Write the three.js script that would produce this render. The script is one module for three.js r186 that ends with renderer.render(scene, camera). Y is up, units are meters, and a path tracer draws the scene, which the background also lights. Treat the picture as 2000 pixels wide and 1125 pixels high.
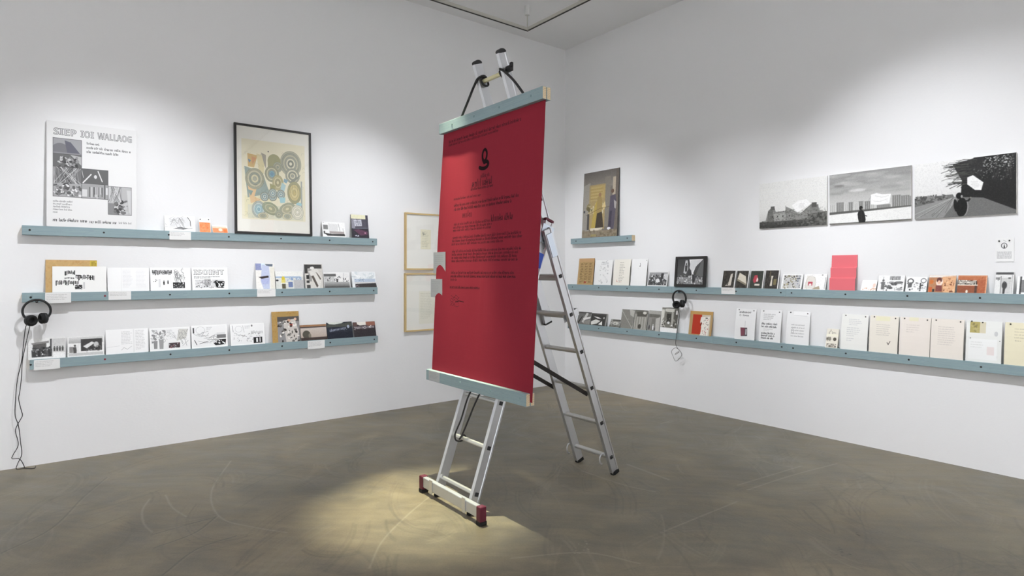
import * as THREE from 'three';
import { RoundedBoxGeometry } from 'three/addons/geometries/RoundedBoxGeometry.js';
import { mergeGeometries } from 'three/addons/utils/BufferGeometryUtils.js';
import { ImprovedNoise } from 'three/addons/math/ImprovedNoise.js';

// ---------------------------------------------------------------- camera, exposure, lamps
// The room's corner is the origin: the left wall is the plane z = 0, the right wall the plane x = 0, y is up, metres.
const scene = new THREE.Scene();
scene.background = new THREE.Color(0x000000);
const camera = new THREE.PerspectiveCamera(2 * Math.atan(562.5 / 1170.6) * 180 / Math.PI, 2000 / 1125, 0.05, 60);
camera.position.set(-5.416, 1.45, 5.766);
camera.lookAt(-5.416 + 0.6175, 1.45, 5.766 - 0.7866);
camera.setViewOffset(2000, 1125, 0, 30, 2000, 1125);          // a shift lens: the view is level
const renderer = new THREE.WebGLRenderer();
renderer.toneMapping = THREE.LinearToneMapping;
renderer.toneMappingExposure = 0.5;
renderer.shadowMap.enabled = true;

const ROOM = 9.5, CEIL = 4.373, TRACK_Y = 4.1;
// track spotlights: [x, z on the track, aim x, y, z, candela, half angle in degrees, penumbra, colour]
const NEUTRAL = 0xf8faff, WARM = 0xf6f4d2, TZ = 2.0, TX = -2.5;
const LAMPS = [
  [-4.65, TZ, -5.05, 0.8, 0, 43, 35, 1, NEUTRAL],
  [-2.5, TZ, -3.2, 0.8, 0, 40, 35, 1, NEUTRAL],
  [TX, 1.35, 0, 1.05, 0.75, 40, 31, 1, NEUTRAL],
  [TX, 2.7, 0, 0.35, 2.6, 30, 35, 1, NEUTRAL],
  [TX, 3.8, 0, 1.2, 4.3, 45, 35, 1, NEUTRAL],
  [-3.285, TZ, -3.48, 0, 2.52, 235, 13, 1, WARM],
  [TX, 6.3, 0, 1.3, 6.3, 38, 36, 1, NEUTRAL],
  [TX, 7, 0, 1.3, 7.6, 60, 40, 1, NEUTRAL],
  [-6.9, TZ, -7.4, 1.3, 0, 46, 38, 1, NEUTRAL],
  [-7.1, 3.2, -9.5, 2, 3.0, 106, 48, 1, NEUTRAL],
  [-7.1, 5, -9.5, 2, 5, 106, 48, 1, NEUTRAL],
  [-7.1, 6.7, -9.5, 2, 7, 106, 48, 1, NEUTRAL],
  [-6, 7.1, -6.2, 2, 9.5, 106, 48, 1, NEUTRAL],
  [-4.4, 7.1, -4.4, 2, 9.5, 106, 48, 1, NEUTRAL],
  [-2.8, 7.1, -2.6, 2, 9.5, 106, 48, 1, NEUTRAL],
];

// ---------------------------------------------------------------- helpers
function rng(seed) { let s = seed | 0; return () => { s = (s + 0x6d2b79f5) | 0; let t = Math.imul(s ^ (s >>> 15), 1 | s); t = (t + Math.imul(t ^ (t >>> 7), 61 | t)) ^ t; return ((t ^ (t >>> 14)) >>> 0) / 4294967296; }; }
const V = (x, y, z) => new THREE.Vector3(x, y, z);
const taken = {};
function numbered(n) { taken[n] = (taken[n] ?? -1) + 1; return taken[n] ? n + '_' + String(taken[n]).padStart(3, '0') : n; }
function tag(o, label, category, group) { o.userData.label = label; o.userData.category = category; if (group) o.userData.group = group; return o; }
function thing(name, label, category, pos = [0, 0, 0], turn = 0, group) {
  const o = new THREE.Group(); o.name = numbered(name); o.position.set(...pos); o.rotation.order = 'YXZ'; o.rotation.y = turn;
  scene.add(o); return tag(o, label, category, group);
}
function part(name, geo, mat, parent, label) { const m = new THREE.Mesh(geo, mat); m.name = name; parent.add(m); if (label) m.userData.label = label; return m; }
function struct(name, geo, mat, pos) { const m = new THREE.Mesh(geo, mat); m.name = name; m.position.set(...pos); m.userData.kind = 'structure'; scene.add(m); return m; }
const bx = (w, h, d, x = 0, y = 0, z = 0) => new THREE.BoxGeometry(w, h, d).translate(x, y, z);
const rb = (w, h, d, r, x = 0, y = 0, z = 0) => new RoundedBoxGeometry(w, h, d, 2, r).translate(x, y, z);
function merge(list) { return mergeGeometries(list.map((g) => { const n = g.index ? g.toNonIndexed() : g; for (const k of Object.keys(n.attributes)) if (!['position', 'normal', 'uv'].includes(k)) n.deleteAttribute(k); n.clearGroups(); return n; })); }
function tube(pts, r, seg = 48, closed = false, rad = 8) { return new THREE.TubeGeometry(new THREE.CatmullRomCurve3(pts.map((p) => V(...p)), closed), seg, r, rad, closed); }
function bar(a, b, r, rad = 10) {               // straight round bar with closed ends
  const A = V(...a), B = V(...b), d = B.clone().sub(A), g = new THREE.CylinderGeometry(r, r, d.length(), rad);
  g.applyQuaternion(new THREE.Quaternion().setFromUnitVectors(V(0, 1, 0), d.normalize())); g.translate((A.x + B.x) / 2, (A.y + B.y) / 2, (A.z + B.z) / 2); return g;
}
const perlin = new ImprovedNoise();
function fbm(x, y, oct, z = 0) { let s = 0, a = 0.5, f = 1; for (let i = 0; i < oct; i++) { s += a * perlin.noise(x * f, y * f, z + i * 7.3); a *= 0.5; f *= 2.03; } return s; }
function canvasOf(w, h) { const c = document.createElement('canvas'); c.width = w; c.height = h; return c; }
function texOf(c, srgb = true, rep) { const t = new THREE.CanvasTexture(c); t.magFilter = THREE.LinearFilter; if (srgb) t.colorSpace = THREE.SRGBColorSpace; if (rep) { t.wrapS = t.wrapT = THREE.RepeatWrapping; t.repeat.set(...rep); } return t; }
const std = (color, roughness = 0.6, metalness = 0, extra = {}) => new THREE.MeshStandardMaterial({ color, roughness, metalness, ...extra });

// ---------------------------------------------------------------- surface textures
function grainTexture(size, fn) {                // grey height texture that tiles
  const c = canvasOf(size, size), g = c.getContext('2d'), im = g.createImageData(size, size);
  for (let y = 0; y < size; y++) for (let x = 0; x < size; x++) { const v = Math.max(0, Math.min(255, fn(x / size, y / size) * 255)), i = (y * size + x) * 4; im.data[i] = im.data[i + 1] = im.data[i + 2] = v; im.data[i + 3] = 255; }
  g.putImageData(im, 0, 0); return c;
}
const tileNoise = (u, v, f, oct) => { const a = u * Math.PI * 2, b = v * Math.PI * 2, k = f / 6.283; return fbm(Math.cos(a) * k + Math.cos(b) * k * 0.63 + 11, Math.sin(a) * k + 5, oct, Math.sin(b) * k); };
const wallGrain = grainTexture(256, (u, v) => 0.5 + tileNoise(u, v, 60, 4) * 0.9);

function floorMaps() {
  const N = 2048, c = canvasOf(N, N), g = c.getContext('2d'), im = g.createImageData(N, N), rough = canvasOf(1024, 1024), rg = rough.getContext('2d'), ri = rg.createImageData(1024, 1024);
  const r = rng(77), S = ROOM / N;
  for (let j = 0; j < N; j++) for (let i = 0; i < N; i++) {
    const x = i * S, z = j * S, wx = fbm(x * 0.9, z * 0.9, 2, 3) * 1.3, wz = fbm(x * 0.9 + 31, z * 0.9, 2, 9) * 1.3;
    const broad = fbm(x * 0.55 + wx, z * 0.55 + wz, 3, 1), streak = fbm((x + z) * 1.1 + wx * 2, (x - z) * 6 + wz * 3, 3, 20), fine = fbm(x * 9, z * 9, 3, 40);
    const speck = (r() - 0.5) * 0.07, mott = fbm(x * 2.6 + wx * 1.6 + 5, z * 2.6 + wz * 1.6, 3, 90), drift = fbm((x + z * 0.8) * 2.2 + wz * 4, (x - z) * 16 + wx * 5, 2, 60);
    const v = 1 + broad * 0.3 + streak * 0.15 + drift * 0.1 + fine * 0.16 + mott * 0.24 + speck, o = (j * N + i) * 4;
    const w = broad * 6;
    im.data[o] = 111 * v + w; im.data[o + 1] = 103 * v; im.data[o + 2] = 86 * v - w * 0.8; im.data[o + 3] = 255;
    if (!(i & 1) && !(j & 1)) { const k = ((j >> 1) * 1024 + (i >> 1)) * 4, q = Math.max(115, Math.min(200, 148 + streak * 50 + fine * 40 + broad * 40)); ri.data[k] = ri.data[k + 1] = ri.data[k + 2] = q; ri.data[k + 3] = 255; }
  }
  g.putImageData(im, 0, 0); rg.putImageData(ri, 0, 0);
  const P = ([x, z]) => [(x + ROOM) / S, z / S];
  const stroke = (pts, w, col) => {
    g.strokeStyle = col; g.lineWidth = w; g.lineCap = 'round'; g.lineJoin = 'round'; g.beginPath();
    const q = new THREE.CatmullRomCurve3(pts.map(([x, z]) => V(x, 0, z))).getPoints(40);
    q.forEach((p, i) => { const [a, b] = P([p.x, p.z]); i ? g.lineTo(a, b) : g.moveTo(a, b); }); g.stroke();
  };
  // wheel marks, scratches and hairline cracks that the photograph shows
  const light = [[[-4.27, 0.8], [-4.51, 1.35], [-4.58, 1.69], [-4.57, 1.97], [-4.46, 2.18], [-4.34, 2.36]], [[-4.87, 1.31], [-4.93, 1.49], [-4.95, 1.74], [-4.93, 1.89]], [[-4.78, 1.3], [-4.78, 1.56], [-4.74, 1.77]],
    [[-2.31, 2.63], [-2.28, 3.06], [-2.22, 3.23]], [[-0.66, 3.71], [-1.2, 3.63], [-1.71, 3.59]], [[-1.95, 3.66], [-2.66, 3.65]], [[-0.93, 3.57], [-1.68, 3.5]], [[-4.15, 3.02], [-3.98, 2.8], [-3.72, 2.58], [-3.36, 2.33]], [[-3.54, 3.37], [-3.19, 3.57], [-3.07, 3.81]]];
  for (const l of light) { stroke(l, 3.5, 'rgba(165,160,144,0.14)'); stroke(l, 1.1, 'rgba(172,167,151,0.3)'); }
  stroke([[-1.93, 2.74], [-1.96, 3.14]], 5, 'rgba(165,162,150,0.28)');
  for (const l of [[[-5.58, 1.7], [-5.39, 1.51], [-5.2, 1.0], [-5.05, 0.65]], [[-4.94, 1.93], [-4.6, 1.88]], [[-4.96, 2.47], [-4.77, 2.27], [-4.57, 2.23]], [[-4.6, 1.88], [-4.75, 2.05], [-4.95, 2.12]]]) { stroke(l, 1.3, 'rgba(60,56,47,0.55)'); stroke(l.map(([x, z]) => [x + 0.012, z + 0.006]), 1.1, 'rgba(160,155,140,0.2)'); }
  for (let k = 0; k < 1500; k++) {              // sweeps of the trowel: families of faint concentric arcs
    const cx = -r() * 9.5, cz = r() * 9.5, R0 = 0.15 + r() * 0.9, a0 = r() * 6.28, da = 0.25 + r() * 0.8, n = 2 + (r() * 4 | 0), up = r() < 0.5;
    for (let i = 0; i < n; i++) {
      const q = R0 + i * (0.012 + r() * 0.03); g.strokeStyle = up ? `rgba(158,152,136,${0.05 + r() * 0.08})` : `rgba(62,58,50,${0.05 + r() * 0.09})`; g.lineWidth = 0.8 + r() * 3.2;
      const [px, pz] = P([cx, cz]); g.beginPath(); g.ellipse(px, pz, q / S, q * (0.55 + r() * 0.1) / S, -0.66, a0, a0 + da); g.stroke();
    }
  }
  for (let k = 0; k < 90; k++) { const [a, b] = P([-r() * 7, r() * 7]); g.fillStyle = r() < 0.6 ? 'rgba(56,52,44,0.28)' : 'rgba(165,162,150,0.22)'; g.beginPath(); g.ellipse(a, b, 0.4 + r() * 0.7, 0.3 + r() * 0.5, r() * 3, 0, 7); g.fill(); }
  for (const [x, z, n, col] of [[-2.15, 4.38, 9, 'rgba(46,43,37,0.5)'], [-1.86, 4.35, 3, 'rgba(52,49,42,0.6)'], [-3.2, 3.53, 8, 'rgba(170,166,148,0.45)'], [-3.14, 3.5, 5, 'rgba(170,166,148,0.4)']]) for (let i = 0; i < n; i++) { const [a, b] = P([x + (r() - 0.5) * 0.1, z + (r() - 0.5) * 0.07]); g.fillStyle = col; g.beginPath(); g.ellipse(a, b, 0.6 + r() * 2, 0.4 + r() * 0.8, r() * 3, 0, 7); g.fill(); }
  return [texOf(c), texOf(rough, false)];
}
const [floorMap, floorRough] = floorMaps();

function paintTexture() {                       // brushed blue-grey paint on planed timber
  const c = canvasOf(1024, 128), g = c.getContext('2d'), r = rng(5); g.fillStyle = '#8ca1a4'; g.fillRect(0, 0, 1024, 128);
  for (let i = 0; i < 900; i++) { g.fillStyle = ['rgba(116,142,146,0.16)', 'rgba(160,178,178,0.14)', 'rgba(122,138,154,0.16)'][i % 3]; g.fillRect(r() * 1100 - 80, r() * 128, 60 + r() * 260, 0.6 + r() * 2.6); }
  for (let i = 0; i < 26; i++) { g.fillStyle = 'rgba(80,98,102,0.25)'; g.fillRect(r() * 1024, r() * 128, 4 + r() * 26, 1 + r() * 1.4); }
  return texOf(c, true, [1, 1]);
}
function woodTexture() {
  const c = canvasOf(128, 128), g = c.getContext('2d'); g.fillStyle = '#d9c6a4'; g.fillRect(0, 0, 128, 128);
  for (let i = 0; i < 16; i++) { g.strokeStyle = i % 2 ? 'rgba(170,130,80,0.45)' : 'rgba(225,205,170,0.6)'; g.lineWidth = 2 + (i % 3); g.beginPath(); g.arc(30, 190, 50 + i * 11, 0, 7); g.stroke(); }
  return texOf(c);
}
const M = {
  wall: std(new THREE.Color().setRGB(0.87, 0.87, 0.87), 0.92, 0, { bumpMap: texOf(wallGrain, false, [8, 8]), bumpScale: 0.0003 }),
  ceiling: std(new THREE.Color().setRGB(0.9, 0.9, 0.9), 0.95),
  floor: new THREE.MeshPhysicalMaterial({ map: floorMap, roughnessMap: floorRough, roughness: 0.78, bumpMap: texOf(wallGrain, false, [14, 14]), bumpScale: 0.0004 }),
  paint: std(0xffffff, 0.55, 0, { map: paintTexture() }),
  rawWood: std(0xffffff, 0.8, 0, { map: woodTexture() }),
  aluminium: std(new THREE.Color().setRGB(0.66, 0.67, 0.69), 0.36, 0.85),
  aluminiumRung: std(new THREE.Color().setRGB(0.62, 0.62, 0.6), 0.42, 0.8),
  steel: std(new THREE.Color().setRGB(0.6, 0.66, 0.74), 0.3, 0.85),
  black: std(0x1b1b1c, 0.55), rubber: std(0x141414, 0.85), belt: std(0x26221f, 0.8), cord: std(0x201f20, 0.7),
  maroon: std(0x591029, 0.45), blueSticker: std(0x3556b8, 0.5),
  screw: std(0x2b2a28, 0.5, 0.4), screwRed: std(0x7d1f2c, 0.5), screwTeal: std(0x7f9798, 0.6),
  white: std(0xf0f0ee, 0.85), paperEdge: std(0xeceae4, 0.9), cream: std(0xe8e0c4, 0.9), kraft: std(0xb98f55, 0.9), dark: std(0x202022, 0.6),
  frameBlack: std(0x1c1917, 0.5), frameWood: std(0xcdb27c, 0.55), track: std(0xb9b7ae, 0.5), trackSlot: std(0x24231f, 0.7),
  lampBody: std(0xd8d8d6, 0.5), glass: new THREE.MeshPhysicalMaterial({ color: 0xffffff, roughness: 0.03, transmission: 1, thickness: 0, ior: 1.45 }),
  red: std(0xdd6e75, 0.9), greyCard: std(0xb9bbbb, 0.8), cordGrey: std(0x55524e, 0.7),
};

// ---------------------------------------------------------------- the room
const floor = struct('floor', bx(ROOM, 0.2, ROOM), M.floor, [-ROOM / 2, -0.1, ROOM / 2]);
struct('ceiling', bx(ROOM + 0.4, 0.2, ROOM + 0.4), M.ceiling, [-ROOM / 2, CEIL + 0.1, ROOM / 2]);
struct('wall_left', bx(ROOM + 0.4, CEIL + 0.2, 0.2), M.wall, [-ROOM / 2, CEIL / 2 - 0.1, -0.1]);
struct('wall_right', bx(0.2, CEIL + 0.2, ROOM), M.wall, [0.1, CEIL / 2 - 0.1, ROOM / 2]);
struct('wall_back', bx(ROOM + 0.4, CEIL + 0.2, 0.2), M.wall, [-ROOM / 2, CEIL / 2 - 0.1, ROOM + 0.1]);
struct('wall_front', bx(0.2, CEIL + 0.2, ROOM), M.wall, [-ROOM - 0.1, CEIL / 2 - 0.1, ROOM / 2]);

// ---------------------------------------------------------------- lighting tracks and lamps
function trackRun(t, a, b) {                     // along x or along z, in world metres
  const alongX = a[1] === b[1], L = Math.abs(alongX ? b[0] - a[0] : b[1] - a[1]), cx = (a[0] + b[0]) / 2, cz = (a[1] + b[1]) / 2, y = TRACK_Y + 0.017;
  const body = part('track_profile', rb(alongX ? L : 0.034, 0.032, alongX ? 0.034 : L, 0.003, cx, y, cz), M.track, t);
  part('conductor_slot', bx(alongX ? L - 0.01 : 0.02, 0.004, alongX ? 0.02 : L - 0.01, cx, y - 0.0165, cz), M.trackSlot, body, 'dark slot along the underside');
}
function hanger(t, x, z) {
  const h = part('hanger_rod', bar([x, TRACK_Y + 0.03, z], [x, CEIL, z], 0.006), M.track, t);
  part('ceiling_cup', new THREE.CylinderGeometry(0.032, 0.026, 0.1, 20).translate(x, CEIL - 0.05, z), M.lampBody, h);
}
{
  const t = thing('lighting_track', 'thin grey lighting track with a right-angled corner hanging below the ceiling', 'lighting track');
  trackRun(t, [-9, 0.7], [-1.208, 0.7]); trackRun(t, [-1.225, 0.717], [-1.225, 9]);
  hanger(t, -1.225, 0.7); hanger(t, -4.4, 0.7); hanger(t, -7.6, 0.7); hanger(t, -1.225, 3.9); hanger(t, -1.225, 7.1);
  const t2 = thing('lighting_track', 'inner square lighting track carrying the spotlights', 'lighting track');
  trackRun(t2, [-7.117, TZ], [TX + 0.017, TZ]); trackRun(t2, [TX, TZ + 0.017], [TX, 7.083]); trackRun(t2, [-7.117, 7.1], [TX + 0.017, 7.1]); trackRun(t2, [-7.1, TZ + 0.017], [-7.1, 7.083]); trackRun(t2, [TX, 1.25], [TX, TZ - 0.017]);
  for (const [x, z] of [[TX, TZ], [-7.1, TZ], [TX, 7.1], [-7.1, 7.1]]) hanger(t2, x, z);
}
for (const [x, z, ax, ay, az, cd, half, pen, col] of LAMPS) {
  const at = V(x, TRACK_Y - 0.16, z), dir = V(ax, ay, az).sub(at).normalize(), q = new THREE.Quaternion().setFromUnitVectors(V(0, -1, 0), dir);
  const t = thing('track_spotlight', `white cylindrical track spotlight aimed at ${ax === 0 ? 'the right wall' : az === 0 ? 'the left wall' : col === WARM ? 'the red banner' : 'a wall facing the shelves'}`, 'spotlight', [x, TRACK_Y, z], 0, 'track spotlights');
  part('adapter', rb(0.034, 0.03, 0.1, 0.004, 0, -0.016, 0), M.lampBody, t);
  part('stem', bar([0, -0.03, 0], [0, -0.16, 0], 0.009), M.lampBody, t);
  const g = new THREE.LatheGeometry([[0, 0.09], [0.034, 0.09], [0.04, 0.08], [0.04, -0.07], [0.036, -0.07], [0.036, -0.045], [0, -0.045]].map(([a, b]) => new THREE.Vector2(a, b)).reverse(), 28);
  const head = part('lamp_head', g.applyQuaternion(q).translate(0, -0.16, 0), M.lampBody, t);
  part('lamp_lens', new THREE.CylinderGeometry(0.034, 0.034, 0.004, 24).translate(0, -0.047, 0).applyQuaternion(q).translate(0, -0.16, 0), std(0x111111, 0.4, 0, { emissive: col, emissiveIntensity: 6 }), head, 'glowing lens');
  const s = new THREE.SpotLight(col, cd, 0, half * Math.PI / 180, pen, 2);
  s.name = 'spot'; s.castShadow = true; s.shadow.radius = 1; s.position.set(x, TRACK_Y - 0.16, z).addScaledVector(dir, 0.075);
  s.target.position.set(ax, ay, az); scene.add(s, s.target);
}

// ---------------------------------------------------------------- printed matter: every print is drawn in a cell of an atlas
const PX = 800;                                  // pixels per metre of print
const atlases = {};
function cell(kind, w, h, draw, seed = 1) {
  const W = Math.round(w * PX), H = Math.round(h * PX), pad = 4;
  let a = atlases[kind];
  if (a && a.x + W + pad > 2048) { a.x = pad; a.y += a.row + pad * 2; a.row = 0; }
  if (!a || a.y + H + pad > 2048) {
    const c = canvasOf(2048, 2048), g = c.getContext('2d'); g.fillStyle = '#d8d8d4'; g.fillRect(0, 0, 2048, 2048);
    const t = texOf(c);
    a = atlases[kind] = { g, x: pad, y: pad, row: 0, mat: new THREE.MeshPhysicalMaterial({ map: t, roughness: kind === 'photo' ? 0.5 : 0.85, specularIntensity: kind === 'photo' ? 0.45 : 0.5 }) };
  }
  const { g } = a, tmp = canvasOf(W + 8, H + 8), tg = tmp.getContext('2d'); tg.translate(4, 4);
  const pen = new Pen(tg, W, H, seed); draw(pen);
  if (kind === 'photo') for (let i = 0; i < W * H / 12; i++) { tg.fillStyle = i % 2 ? 'rgba(255,255,255,0.07)' : 'rgba(0,0,0,0.07)'; tg.fillRect(pen.R() * W, pen.R() * H, 1 + pen.R() * 3, 1 + pen.R() * 2); }   // film grain
  g.save(); g.beginPath(); g.rect(a.x - 3, a.y - 3, W + 6, H + 6); g.clip(); if (kind === 'photo') g.filter = 'blur(1.3px)'; g.drawImage(tmp, a.x - 4, a.y - 4); g.filter = 'none'; g.restore();
  const out = { mat: a.mat, u0: a.x / 2048, u1: (a.x + W) / 2048, v1: 1 - a.y / 2048, v0: 1 - (a.y + H) / 2048 };
  a.x += W + pad * 2; a.row = Math.max(a.row, H); return out;
}
const grey = (v) => `rgb(${v | 0},${v | 0},${v | 0})`;
class Pen {                                      // coordinates are fractions of the print, y downwards
  constructor(g, W, H, seed) { Object.assign(this, { g, W, H, R: rng(seed * 7919 + 13) }); }
  bg(c) { this.g.fillStyle = c; this.g.fillRect(-4, -4, this.W + 8, this.H + 8); return this; }
  r(c, x, y, w, h) { this.g.fillStyle = c; this.g.fillRect(x * this.W, y * this.H, w * this.W, h * this.H); return this; }
  p(c, pts) { const { g } = this; g.fillStyle = c; g.beginPath(); pts.forEach(([x, y], i) => (i ? g.lineTo(x * this.W, y * this.H) : g.moveTo(x * this.W, y * this.H))); g.closePath(); g.fill(); return this; }
  e(c, x, y, rx, ry, a = 0) { const { g } = this; g.fillStyle = c; g.beginPath(); g.ellipse(x * this.W, y * this.H, rx * this.W, ry * this.H, a, 0, 7); g.fill(); return this; }
  ring(c, lw, x, y, rx, ry, a = 0) { const { g } = this; g.strokeStyle = c; g.lineWidth = lw; g.beginPath(); g.ellipse(x * this.W, y * this.H, rx * this.W, ry * this.H, a, 0, 7); g.stroke(); return this; }
  l(c, lw, pts) { const { g } = this; g.strokeStyle = c; g.lineWidth = lw; g.lineCap = g.lineJoin = 'round'; g.beginPath(); pts.forEach(([x, y], i) => (i ? g.lineTo(x * this.W, y * this.H) : g.moveTo(x * this.W, y * this.H))); g.stroke(); return this; }
  grad(x, y, w, h, stops) { const { g } = this, k = g.createLinearGradient(0, y * this.H, 0, (y + h) * this.H); stops.forEach(([s, c]) => k.addColorStop(s, c)); g.fillStyle = k; g.fillRect(x * this.W, y * this.H, w * this.W, h * this.H); return this; }
  t(s, x, y, size, c, font = 'sans-serif', weight = 'bold') { const { g } = this; g.fillStyle = c; g.font = `${weight} ${size * this.H}px ${font}`; g.textBaseline = 'alphabetic'; g.fillText(s, x * this.W, y * this.H); return this; }
  // lines of small print that cannot be read: words as runs of little strokes
  scr(c, x, y, w, n, lh, size, { ragged = 0.25, alpha = 1 } = {}) {
    const { g, R } = this; g.strokeStyle = c; g.globalAlpha = alpha; g.lineCap = 'butt';
    const hs = size * this.H; g.lineWidth = Math.max(0.7, hs * 0.2);
    for (let i = 0; i < n; i++) {
      const y0 = (y + i * lh) * this.H, end = (x + w * (1 - R() * ragged * (i === n - 1 ? 2 : 1))) * this.W; let X = x * this.W; g.beginPath();
      while (X < end) { const word = hs * (1.2 + R() * 4); for (let k = 0; k < word && X < end; k += hs * 0.42, X += hs * 0.42) { const up = R() < 0.25 ? hs * 0.5 : 0; g.moveTo(X, y0 - up); g.lineTo(X + hs * (R() - 0.5) * 0.3, y0 + hs); if (R() < 0.5) { g.moveTo(X, y0 + hs * R()); g.lineTo(X + hs * 0.4, y0 + hs * R()); } } X += hs * 0.5; }
      g.stroke();
    }
    g.globalAlpha = 1; return this;
  }
  speck(n, cols, x, y, w, h, s0, s1) { const { R } = this; for (let i = 0; i < n; i++) this.e(cols[(R() * cols.length) | 0], x + R() * w, y + R() * h, s0 + R() * (s1 - s0), (s0 + R() * (s1 - s0)) * 0.8, R() * 3); return this; }
  hatch(c, n, x, y, w, h, lw = 1, slope = 0.4) { const { R } = this; for (let i = 0; i < n; i++) { const X = x + R() * w, Y = y + R() * h, L = 0.03 + R() * 0.12, s = slope * (R() - 0.3); this.l(c, lw * (0.6 + R()), [[X, Y], [X + L * w * 2, Y + L * s * h * 6]]); } return this; }
  figure(c, x, y, s) { this.e(c, x, y - s * 0.82, s * 0.09 * this.H / this.W, s * 0.11); this.p(c, [[x - s * 0.15 * this.H / this.W, y - s * 0.68], [x + s * 0.15 * this.H / this.W, y - s * 0.68], [x + s * 0.12 * this.H / this.W, y], [x - s * 0.12 * this.H / this.W, y]]); return this; }
  margin(c, m) { const k = m * this.W; const { g } = this; g.fillStyle = c; g.fillRect(-4, -4, this.W + 8, k + 4); g.fillRect(-4, this.H - k, this.W + 8, k + 4); g.fillRect(-4, -4, k + 4, this.H + 8); g.fillRect(this.W - k, -4, k + 4, this.H + 8); return this; }
}
// thin board or sheet: stands on y = 0, its back on z = 0, its printed face towards +z
function sheetGeo(w, h, t, c, bow = 0) {
  const n = bow ? 6 : 1, pos = [], uv = [], quad = (a, b, d, e, ua) => { for (const i of [0, 1, 2, 0, 2, 3]) { pos.push(...[a, b, d, e][i]); uv.push(...(ua ? ua[i] : [0, 0])); } };
  const z = (s) => bow * 4 * s * (1 - s), X = w / 2;
  for (let i = 0; i < n; i++) { const s = i / n, q = (i + 1) / n, va = c.v0 + (c.v1 - c.v0) * s, vb = c.v0 + (c.v1 - c.v0) * q; quad([-X, s * h, t + z(s)], [X, s * h, t + z(s)], [X, q * h, t + z(q)], [-X, q * h, t + z(q)], [[c.u0, va], [c.u1, va], [c.u1, vb], [c.u0, vb]]); }
  const nf = pos.length / 3;
  for (let i = 0; i < n; i++) {
    const s = i / n, q = (i + 1) / n, a = s * h, b = q * h;
    quad([X, a, z(s)], [-X, a, z(s)], [-X, b, z(q)], [X, b, z(q)]);
    quad([X, a, t + z(s)], [X, a, z(s)], [X, b, z(q)], [X, b, t + z(q)]); quad([-X, a, z(s)], [-X, a, t + z(s)], [-X, b, t + z(q)], [-X, b, z(q)]);
  }
  quad([-X, h, t], [X, h, t], [X, h, 0], [-X, h, 0]); quad([-X, 0, 0], [X, 0, 0], [X, 0, t], [-X, 0, t]);
  const g = new THREE.BufferGeometry(); g.setAttribute('position', new THREE.Float32BufferAttribute(pos, 3)); g.setAttribute('uv', new THREE.Float32BufferAttribute(uv, 2)); g.computeVertexNormals();
  g.addGroup(0, nf, 0); g.addGroup(nf, pos.length / 3 - nf, 1); return g;
}
// put o against a wall: c metres along it, y above the floor, d metres out from it
function onWall(o, wall, c, y, d, tilt = 0) { o.rotation.order = 'YXZ'; if (wall === 'L') o.position.set(c, y, d); else { o.position.set(-d, y, c); o.rotation.y = -Math.PI / 2; } o.rotation.x = -tilt; return o; }
const pinGeo = merge([new THREE.CylinderGeometry(0.0045, 0.0055, 0.004, 10).rotateX(Math.PI / 2).translate(0, 0, 0.002), new THREE.CylinderGeometry(0.003, 0.003, 0.006, 8).rotateX(Math.PI / 2).translate(0, 0, 0.006)]);

function leaner(name, label, category, wall, shelfY, c, w, h, kind, draw, o = {}) {
  const { t = 0.0015, base = 0.047, edge = M.paperEdge, bow = 0, group, pins, tilt = Math.asin(Math.min(0.6, (base - 0.004 - (o.gap ?? 0)) / h)) } = o;
  const m = new THREE.Mesh(sheetGeo(w, h, t, cell(kind, w, h, draw, Math.round(c * 100) + (wall === 'L' ? 1000 : 0)), bow), null);
  m.material = [null, edge]; m.material[0] = lastMat(kind); m.name = numbered(name); scene.add(m); tag(m, label, category, group);
  onWall(m, wall, c, shelfY, base, tilt);
  for (const [px, py] of pins ?? []) { const p = part('drawing_pin', pinGeo, M.screw, m, 'dark round drawing pin'); p.position.set(px * w / 2, h - py, t); }
  return m;
}
const lastMat = (kind) => atlases[kind].mat;

// ---------------------------------------------------------------- picture ledges: painted battens with raw ends and screws
const screwGeo = merge([new THREE.CylinderGeometry(0.0068, 0.0075, 0.003, 14).rotateX(Math.PI / 2), new THREE.CylinderGeometry(0.003, 0.003, 0.002, 8).rotateX(Math.PI / 2).translate(0, 0, 0.0018)]);
function battenGeo(L, h, d, off) {               // painted faces with uv in metres, raw end faces in a second group
  const g = new RoundedBoxGeometry(L, h, d, 2, 0.0025), p = g.attributes.position, n = g.attributes.normal, uv = g.attributes.uv, side = [], end = [];
  for (let i = 0; i < p.count; i++) uv.setXY(i, Math.abs(n.getX(i)) > 0.8 ? p.getZ(i) / d + 0.5 : p.getX(i) / 1.3 + off, Math.abs(n.getX(i)) > 0.8 ? p.getY(i) / h + 0.5 : (Math.abs(n.getY(i)) > 0.7 ? p.getZ(i) : p.getY(i)) / 0.09 + 0.5);
  const g2 = g.index ? g.toNonIndexed() : g, N = g2.attributes.normal, out = new THREE.BufferGeometry(), order = [];
  for (let i = 0; i < N.count; i += 3) (Math.abs(N.getX(i)) > 0.9 && Math.abs(N.getX(i + 1)) > 0.9 ? end : side).push(i, i + 1, i + 2);
  order.push(...side, ...end);
  for (const k of ['position', 'normal', 'uv']) { const a = g2.attributes[k], b = new Float32Array(order.length * a.itemSize); order.forEach((s, i) => { for (let j = 0; j < a.itemSize; j++) b[i * a.itemSize + j] = a.array[s * a.itemSize + j]; }); out.setAttribute(k, new THREE.BufferAttribute(b, a.itemSize)); }
  out.addGroup(0, side.length, 0); out.addGroup(side.length, end.length, 1); return out;
}
const SH = 0.07, SD = 0.06;
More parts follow.
